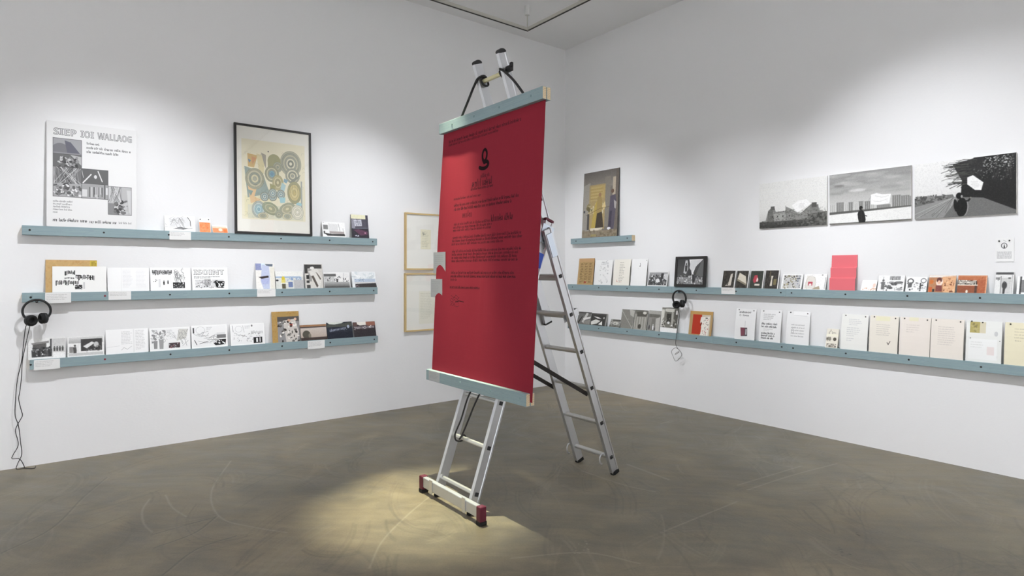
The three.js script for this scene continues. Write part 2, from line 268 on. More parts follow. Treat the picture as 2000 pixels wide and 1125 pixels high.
function ledge(label, wall, c0, c1, top, screws, red = []) {
  const t = thing('picture_ledge', label, 'shelf'); onWall(t, wall, (c0 + c1) / 2, top - SH, 0);
  const b = part('batten', battenGeo(c1 - c0, SH, SD, c0 * 0.37 + top), [M.paint, M.rawWood], t); b.position.set(0, SH / 2, SD / 2);
  for (const s of screws) { const k = part('screw', screwGeo, red.includes(s) ? M.screwRed : M.screw, t, red.includes(s) ? 'red plugged screw' : undefined); k.position.set(s - (c0 + c1) / 2, SH * 0.52, SD + 0.001); }
}
const TOP = 1.8, MID = 1.3, LOW = 0.8, TOPR = 1.885;
ledge('long blue-grey ledge carrying the black-framed print and the tall poster', 'L', -5.53, -2.7, TOP, [-5.485, -5.029, -4.58, -4.115, -3.665, -3.201, -2.749]);
ledge('long blue-grey ledge with headphones hung at its end, below the framed print ledge', 'L', -5.53, -2.695, MID, [-5.479, -5.022, -4.571, -4.111, -3.655, -3.201, -2.738], [-5.022]);
ledge('long blue-grey lowest ledge carrying drawings and photographs, beside the dangling headphone cord', 'L', -5.485, -2.69, LOW, [-5.479, -5.022, -4.567, -4.111, -3.655, -3.196, -2.732], [-5.022]);
ledge('short blue-grey ledge under the colour picture near the room corner', 'R', 0.165, 1.18, TOPR, [0.264, 1.112]);
ledge('blue-grey ledge segment from the room corner to the square black-framed photograph', 'R', 0.107, 1.7402, MID, [0.2, 0.66, 1.11, 1.568]);
ledge('blue-grey ledge segment with headphones hung at its joint', 'R', 1.7408, 3.0032, MID, [2.047, 2.5, 2.953]);
ledge('blue-grey ledge segment carrying the red folded leaflet', 'R', 3.0038, 4.95, MID, [3.053, 3.516, 3.978, 4.442, 4.9]);
ledge('lowest blue-grey ledge segment behind the ladder, carrying small grey photographs', 'R', 0.107, 2.2412, LOW, [0.2, 0.66, 1.11, 1.568, 2.047]);
ledge('lowest blue-grey ledge segment carrying the first three pinned white sheets', 'R', 2.2418, 3.0152, LOW, [2.503, 2.962]);
ledge('lowest blue-grey ledge segment carrying the row of cream pinned letters', 'R', 3.0158, 4.95, LOW, [3.067, 3.52, 3.988, 4.448, 4.9]);

// caption labels stuck to the ledge fronts
function caption(label, wall, c, y, w, h, lines) {
  const m = leaner('caption_label', label, 'label', wall, y - h / 2, c, w, h, 'paper', (d) => { d.bg('#ececea'); d.scr('#8c8c8a', 0.06, 0.16, 0.8, lines, 0.15, 0.06, { alpha: 0.55 }); }, { t: 0.0012, base: SD + 0.0005, tilt: 0, group: 'caption labels on the ledges' });
  return m;
}
caption('white caption label below the boulder sketch on the top ledge', 'L', -4.495, 1.762, 0.161, 0.07, 3);
caption('white caption label below the brown card folder', 'L', -5.316, 1.259, 0.158, 0.08, 4);
caption('white caption label below the blank white spread', 'L', -4.923, 1.268, 0.151, 0.07, 3);
caption('white caption label below the pale blue upright photograph', 'L', -3.796, 1.264, 0.163, 0.069, 3);
caption('white caption label on the lowest ledge near the headphone cord', 'L', -5.383, 0.76, 0.155, 0.076, 4);
caption('white caption label on the lowest ledge below the brown-skied dark photographs', 'L', -3.334, 0.757, 0.165, 0.08, 4);
caption('white caption label below the first of the four dark cards', 'R', 2.416, 1.27, 0.152, 0.063, 3);

// ---------------------------------------------------------------- left wall, top ledge
const INK = '#3b3b3b';
leaner('poster_panel', 'tall white poster panel with stepped grey photographs and outlined title', 'poster', 'L', TOP, -5.097, 0.579, 0.805, 'paper', (d) => {
  d.bg('#e9e9e8'); const { g, W, H } = d;
  g.font = `bold ${0.085 * H}px sans-serif`; g.lineWidth = 2.2; g.strokeStyle = '#4c4c4c'; g.fillStyle = '#d4d4d4';
  const title = (s, x, w) => { g.save(); g.translate(x * W, 0.125 * H); g.scale(w * W / g.measureText(s).width, 1); g.fillText(s, 0, 0); g.strokeText(s, 0, 0); g.restore(); };
  title('SIEP', 0.07, 0.25); title('IOI', 0.36, 0.15); title('WALLAOG', 0.55, 0.4);
  d.scr('#777', 0.43, 0.175, 0.22, 1, 0.03, 0.016); d.scr('#666', 0.43, 0.215, 0.5, 1, 0.03, 0.018, { ragged: 0 }); d.scr('#666', 0.43, 0.255, 0.36, 1, 0.03, 0.018);
  const ph = (x, y, w, h, base, fn) => { d.r('#5a5a5a', x - 0.005, y - 0.004, w + 0.01, h + 0.008); d.r(base, x, y, w, h); g.save(); g.beginPath(); g.rect(x * W, y * H, w * W, h * H); g.clip(); fn(x, y, w, h); g.restore(); };
  ph(0.07, 0.16, 0.3, 0.145, '#a2a2a4', (x, y, w, h) => { d.e('#7d7d80', x + w * 0.25, y + h * 0.75, w * 0.3, h * 0.45); d.p('#6b6b74', [[x + w * 0.4, y + h * 0.1], [x + w * 0.62, y + h * 0.2], [x + w, y + h], [x + w * 0.5, y + h]]); d.r('#8d8d90', x, y + h * 0.9, w, h * 0.1); });
  ph(0.07, 0.308, 0.3, 0.12, '#6d6d6d', (x, y, w, h) => { d.p('#b4b4b4', [[x + w * 0.6, y], [x + w, y + h * 0.1], [x + w, y + h * 0.8]]); d.speck(60, ['#555', '#929292', '#c0c0c0', '#4a4a4a'], x + w * 0.2, y + h * 0.2, w * 0.7, h * 0.8, 0.006, 0.02); });
  ph(0.07, 0.432, 0.3, 0.28, '#777', (x, y, w, h) => { for (let i = 0; i < 34; i++) d.l(['#c9c9c9', '#555', '#9b9b9b'][i % 3], 1 + d.R() * 2.6, [[x + d.R() * w, y], [x + d.R() * w, y + h * 0.55]]); d.r('#a8a8a8', x, y + h * 0.55, w, h * 0.5); d.e('#5a5a5a', x + w * 0.45, y + h * 0.66, w * 0.13, h * 0.14); d.speck(70, ['#666', '#ddd', '#8a8a8a'], x, y + h * 0.62, w, h * 0.36, 0.005, 0.022); });
  ph(0.375, 0.432, 0.29, 0.14, '#696969', (x, y, w, h) => { d.l('#e0e0e0', 7, [[x + w * 0.05, y + h * 0.95], [x + w * 0.35, y + h * 0.35]]); d.l('#dcdcdc', 6, [[x + w * 0.62, y + h * 0.1], [x + w * 0.78, y + h * 0.8]]); d.e('#d8d8d8', x + w * 0.52, y + h * 0.5, w * 0.06, h * 0.13); d.l('#bdbdbd', 3, [[x, y + h * 0.1], [x + w * 0.06, y + h * 0.6]]); });
  ph(0.375, 0.574, 0.29, 0.14, '#a2a2a2', (x, y, w, h) => { d.r('#d5d5d5', x, y + h * 0.4, w * 0.2, h * 0.5); for (let i = 0; i < 16; i++) d.r(['#6d6d6d', '#cfcfcf', '#8c8c8c'][i % 3], x + w * (0.25 + d.R() * 0.55), y + h * 0.2, w * 0.04, h * (0.4 + d.R() * 0.5)); d.r('#666', x + w * 0.85, y, w * 0.05, h); d.r('#ddd', x + w * 0.92, y + h * 0.2, w * 0.08, h * 0.5); });
  ph(0.67, 0.585, 0.265, 0.275, '#b8b8b8', (x, y, w, h) => { for (let i = 0; i < 26; i++) d.l(['#8a8a8a', '#d9d9d9', '#777'][i % 3], 1 + d.R() * 2, [[x + d.R() * w * 0.6, y], [x + d.R() * w * 0.6, y + h * 0.55]]); d.r('#8b8b8b', x, y + h * 0.6, w * 0.55, h * 0.4); d.speck(60, ['#4d4d4d', '#777', '#c4c4c4'], x + w * 0.3, y + h * 0.5, w * 0.5, h * 0.5, 0.008, 0.028); d.p('#ccc', [[x + w * 0.8, y + h * 0.1], [x + w, y + h * 0.1], [x + w, y + h], [x + w * 0.9, y + h * 0.9]]); });
  d.scr('#8a8a8a', 0.07, 0.755, 0.24, 5, 0.026, 0.012, { ragged: 0.5 });
  d.scr('#4a4a4a', 0.07, 0.93, 0.36, 1, 0.02, 0.021, { ragged: 0 }); d.scr('#5a5a5a', 0.46, 0.935, 0.3, 1, 0.02, 0.02, { ragged: 0 }); d.scr('#8d8d8d', 0.79, 0.937, 0.15, 1, 0.02, 0.014, { ragged: 0 });
}, { t: 0.018, base: 0.038, gap: 0.003 });

leaner('sketch_card', 'white card with a pencil sketch of a boulder', 'card', 'L', TOP, -4.492, 0.23, 0.14, 'paper', (d) => {
  d.bg('#f4f4f3'); d.p('#dedede', [[0.14, 0.16], [0.45, 0.05], [0.76, 0.08], [0.85, 0.6], [0.7, 0.74], [0.15, 0.72]]); d.hatch('#9a9a9a', 40, 0.15, 0.1, 0.5, 0.55, 1, 2);
  d.l('#6c6c6c', 1.6, [[0.2, 0.6], [0.3, 0.2], [0.42, 0.5], [0.5, 0.15], [0.62, 0.55]]); d.l('#444', 4, [[0.76, 0.08], [0.84, 0.3], [0.85, 0.65]]); d.p('#8a8a8a', [[0.3, 0.85], [0.5, 0.72], [0.78, 0.8], [0.6, 0.9]]); d.l('#3e3e3e', 2.2, [[0.28, 0.86], [0.5, 0.73], [0.62, 0.84], [0.9, 0.78]]); d.l('#777', 1.2, [[0.02, 0.74], [0.3, 0.76]]); d.l('#666', 1.5, [[0.06, 0.62], [0.03, 0.55]]);
});
leaner('pinned_card', 'small white pinned card with a plain orange square', 'card', 'L', TOP, -4.301, 0.088, 0.13, 'paper', (d) => { d.bg('#f4f3f0'); d.r('#e58e62', 0.02, 0.3, 0.96, 0.7); d.speck(40, ['rgba(240,160,110,0.5)', 'rgba(225,115,60,0.4)'], 0.05, 0.35, 0.9, 0.6, 0.03, 0.1); }, { pins: [[-0.75, 0.012], [0.75, 0.012]], bow: 0.002 });
leaner('photograph', 'small orange photograph with a white highlight, beside the orange square card', 'photograph', 'L', TOP, -4.179, 0.124, 0.08, 'photo', (d) => { d.bg('#f2efe9'); d.r('#e58e62', 0.02, 0.38, 0.96, 0.62); d.r('#f4b48a', 0.02, 0.22, 0.9, 0.18); d.e('#f6dcc8', 0.52, 0.62, 0.13, 0.2); d.r('#e57840', 0.72, 0.55, 0.2, 0.45); d.l('#f7efe6', 3, [[0.02, 0.34], [0.5, 0.36], [0.95, 0.28]]); });

function framed(name, label, pos, w, h, bw, depth, frameMat, matC, draw, kindOf, wallTilt = 0, matRecess = 0.012) {
  const t = thing(name, label, 'framed picture'); pos(t, wallTilt);
  const X = w / 2;
  part('frame', merge([bx(w, bw, depth, 0, bw / 2, depth / 2), bx(w, bw, depth, 0, h - bw / 2, depth / 2), bx(bw, h - 2 * bw, depth, -X + bw / 2, h / 2, depth / 2), bx(bw, h - 2 * bw, depth, X - bw / 2, h / 2, depth / 2)]), frameMat, t);
  const iw = w - 2 * bw, ih = h - 2 * bw, c = cell(kindOf, iw, ih, draw, Math.round(w * 1000));
  const p = part('print', sheetGeo(iw, ih, 0.003, c), [lastMat(kindOf), matC], t); p.position.set(0, bw, depth - matRecess);
  part('glazing', bx(iw, ih, 0.002, 0, h / 2, depth - 0.005), M.glass, t, 'clear picture glass');
  return t;
}
framed('framed_print', 'black-framed print of tangled ochre, grey and blue rounded shapes on cream', (t, k) => onWall(t, 'L', -3.72, TOP, 0.045, k), 0.69, 0.993, 0.019, 0.026, M.frameBlack, M.white, (d) => {
  d.bg('#efede4'); d.r('#e9e2c8', 0.065, 0.12, 0.87, 0.76);
  const { R } = d, X = (u) => 0.1 + u * 0.8, Y = (v) => 0.215 + v * 0.66;
  d.r('#e2dcb4', 0.1, 0.66, 0.36, 0.2); d.r('#d2d2bb', 0.14, 0.74, 0.76, 0.13);
  const rings = (u, v, rx, ry, cols, a = 0) => cols.forEach((c, i) => { const k = 1 - i / cols.length; d.e(c, X(u), Y(v), rx * k, ry * k, a); d.ring('#54584f', 1.3, X(u), Y(v), rx * k, ry * k, a); });
  const cl = (n) => Array.from({ length: n }, (_, i) => ['#8f9079', '#b6b296', '#7a8378', '#c9c3a0', '#9aa08e'][(i + n) % 5]);
  d.p('#7f9390', [[X(0), Y(0.25)], [X(0.3), Y(0.32)], [X(0.42), Y(0.62)], [X(0.05), Y(0.7)]]); d.p('#d9b07e', [[X(0.05), Y(0.52)], [X(0.22), Y(0.5)], [X(0.16), Y(0.68)], [X(0.28), Y(0.72)], [X(0.1), Y(0.78)]]); d.p('#6f8f92', [[X(0.04), Y(0.58)], [X(0.14), Y(0.6)], [X(0.1), Y(0.67)]]);
  d.p('#c8a05a', [[X(0.05), Y(0.06)], [X(0.22), Y(0.08)], [X(0.16), Y(0.26)], [X(0.06), Y(0.25)]]); d.p('#3e73a8', [[X(0.06), Y(0.14)], [X(0.11), Y(0.16)], [X(0.08), Y(0.2)]]); d.p('#c87e50', [[X(0.12), Y(0.1)], [X(0.2), Y(0.12)], [X(0.13), Y(0.22)]]);
  d.p('#d8cc98', [[X(0.2), Y(0.05)], [X(0.34), Y(0.08)], [X(0.32), Y(0.34)], [X(0.24), Y(0.3)]]); d.p('#8d867c', [[X(0.28), Y(0.03)], [X(0.36), Y(0.06)], [X(0.36), Y(0.26)], [X(0.33), Y(0.2)]]);
  rings(0.79, 0.15, 0.15, 0.125, ['#a3a491', '#8b8f80', '#b9b69d', '#8e9284', '#d8d4bd', '#6a6f68', '#e8e4d0']);
  d.e('#8c8a60', X(0.5), Y(0.14), 0.09, 0.07); d.r('#8c8a60', X(0.39), Y(0.14), 0.18, 0.09); rings(0.56, 0.22, 0.06, 0.05, cl(4)); rings(0.46, 0.33, 0.095, 0.078, ['#84856b', '#c2bd9a', '#8a8f82', '#5f98b4', '#4c7ea4']);
  rings(0.17, 0.42, 0.125, 0.1, cl(5)); rings(0.82, 0.33, 0.1, 0.075, ['#8a8d80', '#d5d1b8', '#787d74', '#cfcab0', '#8a8f84']); d.p('#6f756e', [[X(0.72), Y(0.36)], [X(0.8), Y(0.46)], [X(0.95), Y(0.33)], [X(0.97), Y(0.3)], [X(0.78), Y(0.41)]]);
  rings(0.56, 0.45, 0.075, 0.075, ['#a79d6c', '#c2b98c', '#8d8560', '#cfc69c']); d.p('#8d8a58', [[X(0.42), Y(0.47)], [X(0.53), Y(0.5)], [X(0.5), Y(0.58)], [X(0.43), Y(0.56)]]); d.p('#9cc3cf', [[X(0.63), Y(0.44)], [X(0.7), Y(0.48)], [X(0.66), Y(0.6)], [X(0.6), Y(0.56)]]); d.p('#6a93ac', [[X(0.67), Y(0.38)], [X(0.74), Y(0.4)], [X(0.71), Y(0.45)], [X(0.66), Y(0.43)]]);
  rings(0.85, 0.58, 0.1, 0.11, ['#8e8a64', '#bfae74', '#d2c287', '#bba765']); for (let i = 0; i < 4; i++) d.l('#7c764e', 2, [[X(0.77 + i * 0.045), Y(0.47)], [X(0.775 + i * 0.045), Y(0.58)]]); d.r('#8f989a', X(0.965), Y(0.4), 0.02, 0.3);
  for (const [u, v] of [[0.33, 0.67], [0.47, 0.66], [0.47, 0.61], [0.61, 0.62]]) rings(u, v, 0.058, 0.045, ['#7c867f', '#aebfbf', '#6e8c98', '#d4ded8', '#5f8fa6']); d.p('#8fc4d2', [[X(0.58), Y(0.67)], [X(0.69), Y(0.66)], [X(0.68), Y(0.74)], [X(0.6), Y(0.75)]]); d.e('#8fc4d2', X(0.93), Y(0.75), 0.04, 0.018);
  rings(0.23, 0.86, 0.09, 0.08, ['#9aa39c', '#b5c6c8', '#84aebc', '#a9cdd8', '#6d9fb6']); rings(0.43, 0.84, 0.12, 0.055, ['#7f8a6f', '#a7a888', '#8d9478', '#c7c296'], 0.5); rings(0.72, 0.83, 0.12, 0.055, ['#8c927a', '#b7b294', '#9c9a78', '#cfc8a2'], -0.5); rings(0.9, 0.87, 0.085, 0.07, ['#d9d6c4', '#e9e6d6', '#d2cfba', '#eeeade']); rings(0.57, 0.92, 0.05, 0.036, cl(4)); rings(0.3, 0.95, 0.07, 0.03, cl(3)); rings(0.72, 0.94, 0.07, 0.035, cl(3));
  for (let i = 0; i < 70; i++) { const u = R(), v = R(), a = R() * 6; d.l('rgba(70,76,66,0.6)', 1, [[X(u), Y(v)], [X(u + 0.04 * Math.cos(a)), Y(v + 0.03 * Math.sin(a))], [X(u + 0.05 * Math.cos(a + 0.8)), Y(v + 0.05 * Math.sin(a + 0.8))]]); }
  d.r('rgba(238,234,216,0.3)', 0.065, 0.12, 0.87, 0.76); d.e('#444', X(0.4), Y(0.005), 0.008, 0.007);
}, 'paper', 0.0);
scene.children[scene.children.length - 1].rotation.x = -Math.asin(0.04 / 0.993);
const bwStreet = (s) => (d) => { const { R } = d; d.bg('#f1f1ef'); d.grad(0.04, 0.05, 0.92, 0.9, [[0, '#e4e4e4'], [0.4, '#d5d5d5'], [1, '#9a9a9a']]); for (let i = 0; i < 7; i++) d.r(grey(60 + R() * 150), 0.05 + R() * 0.8, 0.2 + R() * 0.25, 0.05 + R() * 0.14, 0.25 + R() * 0.3); d.r('#4a4a48', 0.04, 0.78, 0.92, 0.17); for (let i = 0; i < s; i++) d.figure(grey(20 + R() * 70), 0.1 + R() * 0.8, 0.85 + R() * 0.08, 0.4 + R() * 0.25); d.speck(26, ['#333', '#eee', '#777'], 0.06, 0.5, 0.88, 0.4, 0.008, 0.03); };
leaner('photograph', 'black and white photograph with a dark block and white upright shapes', 'photograph', 'L', TOP, -3.146, 0.234, 0.155, 'photo', (d) => { d.bg('#f3f3f1'); d.r('#7d7d7b', 0.05, 0.2, 0.2, 0.3); d.r('#3d3d3b', 0.05, 0.62, 0.06, 0.18); d.r('#dededd', 0.28, 0.12, 0.4, 0.5); d.l('#8f8f8f', 3, [[0.72, 0.1], [0.76, 0.6]]); d.l('#a5a5a5', 3, [[0.9, 0.4], [0.92, 0.75]]); d.r('#a59c99', 0.3, 0.62, 0.64, 0.16); d.p('#2c2b2a', [[0.06, 0.74], [0.4, 0.8], [0.95, 0.77], [0.97, 0.92], [0.2, 0.92]]); d.e('#3b3b3b', 0.07, 0.06, 0.012, 0.02); });
leaner('booklet', 'upright booklet with a dark violet city photograph under a cream strip', 'booklet', 'L', TOP, -2.874, 0.181, 0.24, 'photo', (d) => { d.bg('#4d4a55'); d.r('#e4e1c0', -0.02, -0.02, 0.88, 0.2); d.r('#45424d', 0.86, 0, 0.16, 1); d.p('#8f8e98', [[0.0, 0.2], [0.3, 0.17], [0.2, 0.6], [0, 0.6]]); d.p('#c9c9d2', [[0.14, 0.24], [0.6, 0.2], [0.62, 0.48], [0.2, 0.5]]); d.speck(20, ['#8a8a96', '#a9a9b5'], 0.2, 0.25, 0.35, 0.2, 0.02, 0.05); d.r('#2e2b33', 0, 0.6, 1, 0.4); d.p('#5b3a4e', [[0.1, 0.66], [0.4, 0.62], [0.95, 0.72], [0.9, 0.86], [0.5, 0.9]]); d.e('#c690a6', 0.78, 0.78, 0.05, 0.03); d.l('#77808a', 4, [[0.1, 0.6], [0.95, 0.56]]); d.speck(8, ['#c8c8d4'], 0.2, 0.88, 0.25, 0.06, 0.02, 0.04); }, { t: 0.006, edge: M.dark });

// ---------------------------------------------------------------- left wall, middle ledge
leaner('card_folder', 'upright brown card folder with a small yellow sticker, behind a white printed sheet', 'folder', 'L', MID, -5.232, 0.321, 0.25, 'paper', (d) => { d.bg('#c2a26f'); d.speck(200, ['rgba(180,138,84,0.3)', 'rgba(210,172,118,0.3)'], 0, 0, 1, 1, 0.01, 0.05); d.r('#c9b24e', 0.86, 0.02, 0.14, 0.17); d.scr('#7a6a2c', 0.89, 0.05, 0.1, 3, 0.045, 0.03); }, { t: 0.004, base: 0.04, edge: M.kraft });
const bigType = (d, s, x, y, w, size, col = '#2e2e2e') => { const { g } = d; g.save(); g.font = `bold ${size * d.H}px serif`; g.fillStyle = col; g.translate(x * d.W, y * d.H); g.scale(w * d.W / g.measureText(s).width, 1); g.fillText(s, 0, 0); g.restore(); };
const blocky = (d, x, y, w, h, col = '#2f2f2f') => { const { R } = d; let X = x; while (X < x + w) { const k = 0.008 + R() * 0.018; d.r(col, X, y + R() * h * 0.25, k, h * (0.6 + R() * 0.4)); if (R() < 0.55) d.r(col, X, y + h * (R() < 0.5 ? 0.05 : 0.5), k + 0.02, h * 0.16); X += k + 0.006 + R() * 0.012; } };
leaner('printed_sheet', 'white sheet with heavy black lettering leaning in front of the brown folder', 'sheet', 'L', MID, -5.181, 0.341, 0.2, 'paper', (d) => { d.bg('#f6f6f3'); blocky(d, 0.22, 0.16, 0.18, 0.17); blocky(d, 0.42, 0.32, 0.34, 0.2); blocky(d, 0.22, 0.42, 0.18, 0.07, '#555'); blocky(d, 0.06, 0.54, 0.42, 0.18); d.r('#4a4a4a', 0.41, 0.72, 0.13, 0.17); d.speck(20, ['#222', '#ddd'], 0.41, 0.72, 0.13, 0.17, 0.008, 0.02); d.r('#ccc', 0.56, 0.62, 0.03, 0.26); }, { base: 0.052, gap: 0.012, tilt: Math.asin(0.036 / 0.25) });
const SPREAD = 'open publication spreads on the left wall';
leaner('open_spread', 'almost blank white open spread with very faint columns of print', 'publication', 'L', MID, -4.861, 0.286, 0.195, 'paper', (d) => { d.bg('#f3f3f2'); d.r('#e2e2e2', 0.325, 0, 0.006, 1); d.scr('#c4c6ca', 0.36, 0.1, 0.24, 14, 0.055, 0.02, { alpha: 0.55 }); d.scr('#c4c6ca', 0.68, 0.1, 0.25, 14, 0.055, 0.02, { alpha: 0.45 }); }, { group: SPREAD, bow: 0.003 });
leaner('open_spread', 'open spread with bold letters, small figures and a dark photograph in one corner', 'publication', 'L', MID, -4.561, 0.298, 0.196, 'paper', (d) => { d.bg('#f3f3f1'); d.r('#dcdcdc', 0.5, 0, 0.006, 1); d.r('#cfcfcf', 0.05, 0.1, 0.44, 0.2); blocky(d, 0.05, 0.1, 0.47, 0.2, '#4c4c4c'); d.speck(5, ['#333'], 0.08, 0.5, 0.08, 0.12, 0.01, 0.02); d.r('#ddd', 0.2, 0.5, 0.05, 0.35); d.figure('#3c3c3c', 0.33, 0.75, 0.2); d.figure('#444', 0.43, 0.72, 0.18); d.hatch('#777', 60, 0.58, 0.08, 0.24, 0.45, 1.4, 2); d.r('#3d3d3d', 0.55, 0.65, 0.3, 0.25); d.speck(26, ['#111', '#999', '#eee'], 0.56, 0.66, 0.28, 0.22, 0.008, 0.03); }, { group: SPREAD, bow: 0.003 });
leaner('open_spread', 'open spread with large outlined capitals over dense small drawings', 'publication', 'L', MID, -4.259, 0.284, 0.198, 'paper', (d) => { d.bg('#f3f3f1'); const { g } = d; g.font = `bold ${0.3 * d.H}px sans-serif`; g.strokeStyle = '#3f3f3f'; g.lineWidth = 2; g.save(); g.translate(0.05 * d.W, 0.32 * d.H); g.scale(0.85 * d.W / g.measureText('ISOINT').width, 1); g.strokeText('ISOINT', 0, 0); g.restore(); d.scr('#666', 0.06, 0.4, 0.8, 2, 0.055, 0.03); d.r('#d6d6d6', 0.08, 0.55, 0.8, 0.36); d.speck(90, ['#444', '#fff', '#888'], 0.1, 0.56, 0.76, 0.34, 0.006, 0.03); for (let i = 0; i < 8; i++) d.r('#555', 0.34 + i * 0.022, 0.52, 0.01, 0.28); d.p('#1f1f1f', [[0.62, 0.6], [0.9, 0.62], [0.88, 0.92], [0.66, 0.9]]); d.speck(16, ['#eee'], 0.64, 0.62, 0.24, 0.26, 0.01, 0.035); }, { group: SPREAD, bow: 0.003 });
leaner('photograph', 'upright photograph with a pale blue curtain-like shape and a dark band', 'photograph', 'L', MID, -3.796, 0.167, 0.238, 'photo', (d) => { d.bg('#f2f0ea'); d.r('#8f96bd', 0, 0, 0.36, 0.26); d.r('#d6e6f2', 0.3, 0, 0.2, 0.2); d.p('#5f6a78', [[0.5, 0.02], [0.92, 0.02], [0.9, 0.12], [0.6, 0.1]]); d.p('#c2cae2', [[0.35, 0.05], [0.72, 0.1], [0.74, 0.5], [0.7, 1], [0.38, 1], [0.24, 0.7]]); d.p('#b0b8dc', [[0.24, 0.58], [0.72, 0.6], [0.68, 0.8], [0.34, 0.82]]); d.p('#2b211f', [[0.14, 0.53], [0.66, 0.48], [0.68, 0.55], [0.3, 0.6]]); d.r('#e9e6da', 0.76, 0.15, 0.24, 0.85); });
leaner('photograph', 'landscape photograph with a figure in yellow and pale blue railings', 'photograph', 'L', MID, -3.575, 0.256, 0.167, 'photo', (d) => { d.bg('#eeeee9'); d.r('#d8d9d2', 0, 0.3, 1, 0.7); d.r('#8ea6c4', 0, 0.3, 0.9, 0.07); d.speck(30, ['#5f7fb0', '#a8c2dc'], 0.4, 0.36, 0.55, 0.16, 0.01, 0.035); d.r('#b8b8b8', 0.64, 0.5, 0.36, 0.5); d.e('#d8c23a', 0.27, 0.42, 0.06, 0.13); d.r('#dccf70', 0.2, 0.5, 0.14, 0.18); d.r('#55503c', 0.21, 0.68, 0.13, 0.32); d.r('#f5f5ea', 0.17, 0.66, 0.26, 0.06); d.r('#6a79a0', 0.44, 0.62, 0.16, 0.3); d.e('#222', 0.05, 0.52, 0.05, 0.05); });
leaner('photograph', 'upright dark photograph of pale bent legs against black', 'photograph', 'L', MID, -3.345, 0.175, 0.238, 'photo', (d) => { d.bg('#d8d4cd'); d.r('#42413f', 0, 0.03, 0.95, 0.16); d.r('#3a3937', 0, 0.03, 0.17, 0.36); d.r('#9a9894', 0.2, 0.22, 0.18, 0.5); d.e('#efeee9', 0.42, 0.17, 0.12, 0.06); d.p('#e5e2dc', [[0.2, 0.3], [0.7, 0.2], [0.95, 0.6], [0.8, 1], [0.6, 1], [0.4, 0.6]]); d.p('#5a534c', [[0.35, 0.5], [0.48, 0.48], [0.72, 0.9], [0.64, 0.98]]); d.p('#6a625a', [[0.6, 0.32], [0.72, 0.4], [0.9, 0.62], [0.84, 0.66]]); d.r('#2d2d2c', 0.08, 0.46, 0.16, 0.16); d.r('#3c3c3a', 0.08, 0.68, 0.16, 0.1); d.r('#4a4a48', 0.08, 0.86, 0.2, 0.14); });
leaner('photograph', 'black and white landscape photograph of a crowd over a pale foreground', 'photograph', 'L', MID, -3.115, 0.267, 0.158, 'photo', (d) => { d.bg('#f0efed'); d.r('#5c5c5a', 0.02, 0.1, 0.46, 0.16); d.r('#c9c9c7', 0.02, 0.26, 0.4, 0.4); d.speck(40, ['#333', '#e9e9e9', '#777'], 0.04, 0.3, 0.9, 0.4, 0.01, 0.05); d.grad(0.02, 0.62, 0.96, 0.36, [[0, '#b5b5b3'], [1, '#5a5a58']]); d.r('#3d3d3c', 0.48, 0.42, 0.06, 0.22); d.l('#999', 2, [[0.78, 0.05], [0.76, 0.6]]); d.r('#4d4d4c', 0.02, 0.9, 0.96, 0.1); });
leaner('photograph', 'pale blue-grey landscape photograph with a dark strip along its foot', 'photograph', 'L', MID, -2.829, 0.261, 0.166, 'photo', (d) => { d.bg('#eef1f2'); d.speck(20, ['#dfe6e8', '#f6f8f8', '#d3dadc'], 0, 0.05, 1, 0.4, 0.04, 0.12); d.r('#b9c6d6', 0.1, 0.46, 0.86, 0.2); d.speck(24, ['#8fa0b8', '#e8eef2', '#6d8098'], 0.12, 0.46, 0.4, 0.2, 0.012, 0.03); d.r('#d6d6d6', 0.1, 0.66, 0.88, 0.1); d.p('#3d3a3a', [[0.12, 0.78], [0.98, 0.73], [1.02, 1.02], [0.12, 1.02]]); d.speck(6, ['#b8a0a8'], 0.14, 0.82, 0.14, 0.14, 0.012, 0.03); });

// ---------------------------------------------------------------- left wall, lowest ledge
leaner('photograph', 'folded black and white photograph of seated people before a dark shed', 'photograph', 'L', LOW, -5.383, 0.223, 0.157, 'photo', (d) => { d.bg('#efefed'); d.r('#cfcfcd', 0.62, 0.05, 0.38, 0.9); d.r('#5c5a58', 0.12, 0.22, 0.36, 0.32); d.p('#8a8886', [[0.08, 0.22], [0.55, 0.14], [0.55, 0.24], [0.1, 0.3]]); for (let i = 0; i < 9; i++) d.figure(grey(30 + d.R() * 60), 0.14 + i * 0.055, 0.9, 0.42 + d.R() * 0.12); d.speck(20, ['#eee', '#999', '#2c2c2c'], 0.1, 0.5, 0.5, 0.4, 0.01, 0.03); d.r('#4a4a4a', 0.58, 0.05, 0.045, 0.65); for (let i = 0; i < 4; i++) d.figure('#4a4a48', 0.7 + i * 0.075, 0.66, 0.26); d.p('#f4f4f2', [[0.66, 0.7], [1, 0.74], [1, 1], [0.66, 1]]); }, { base: 0.034 });
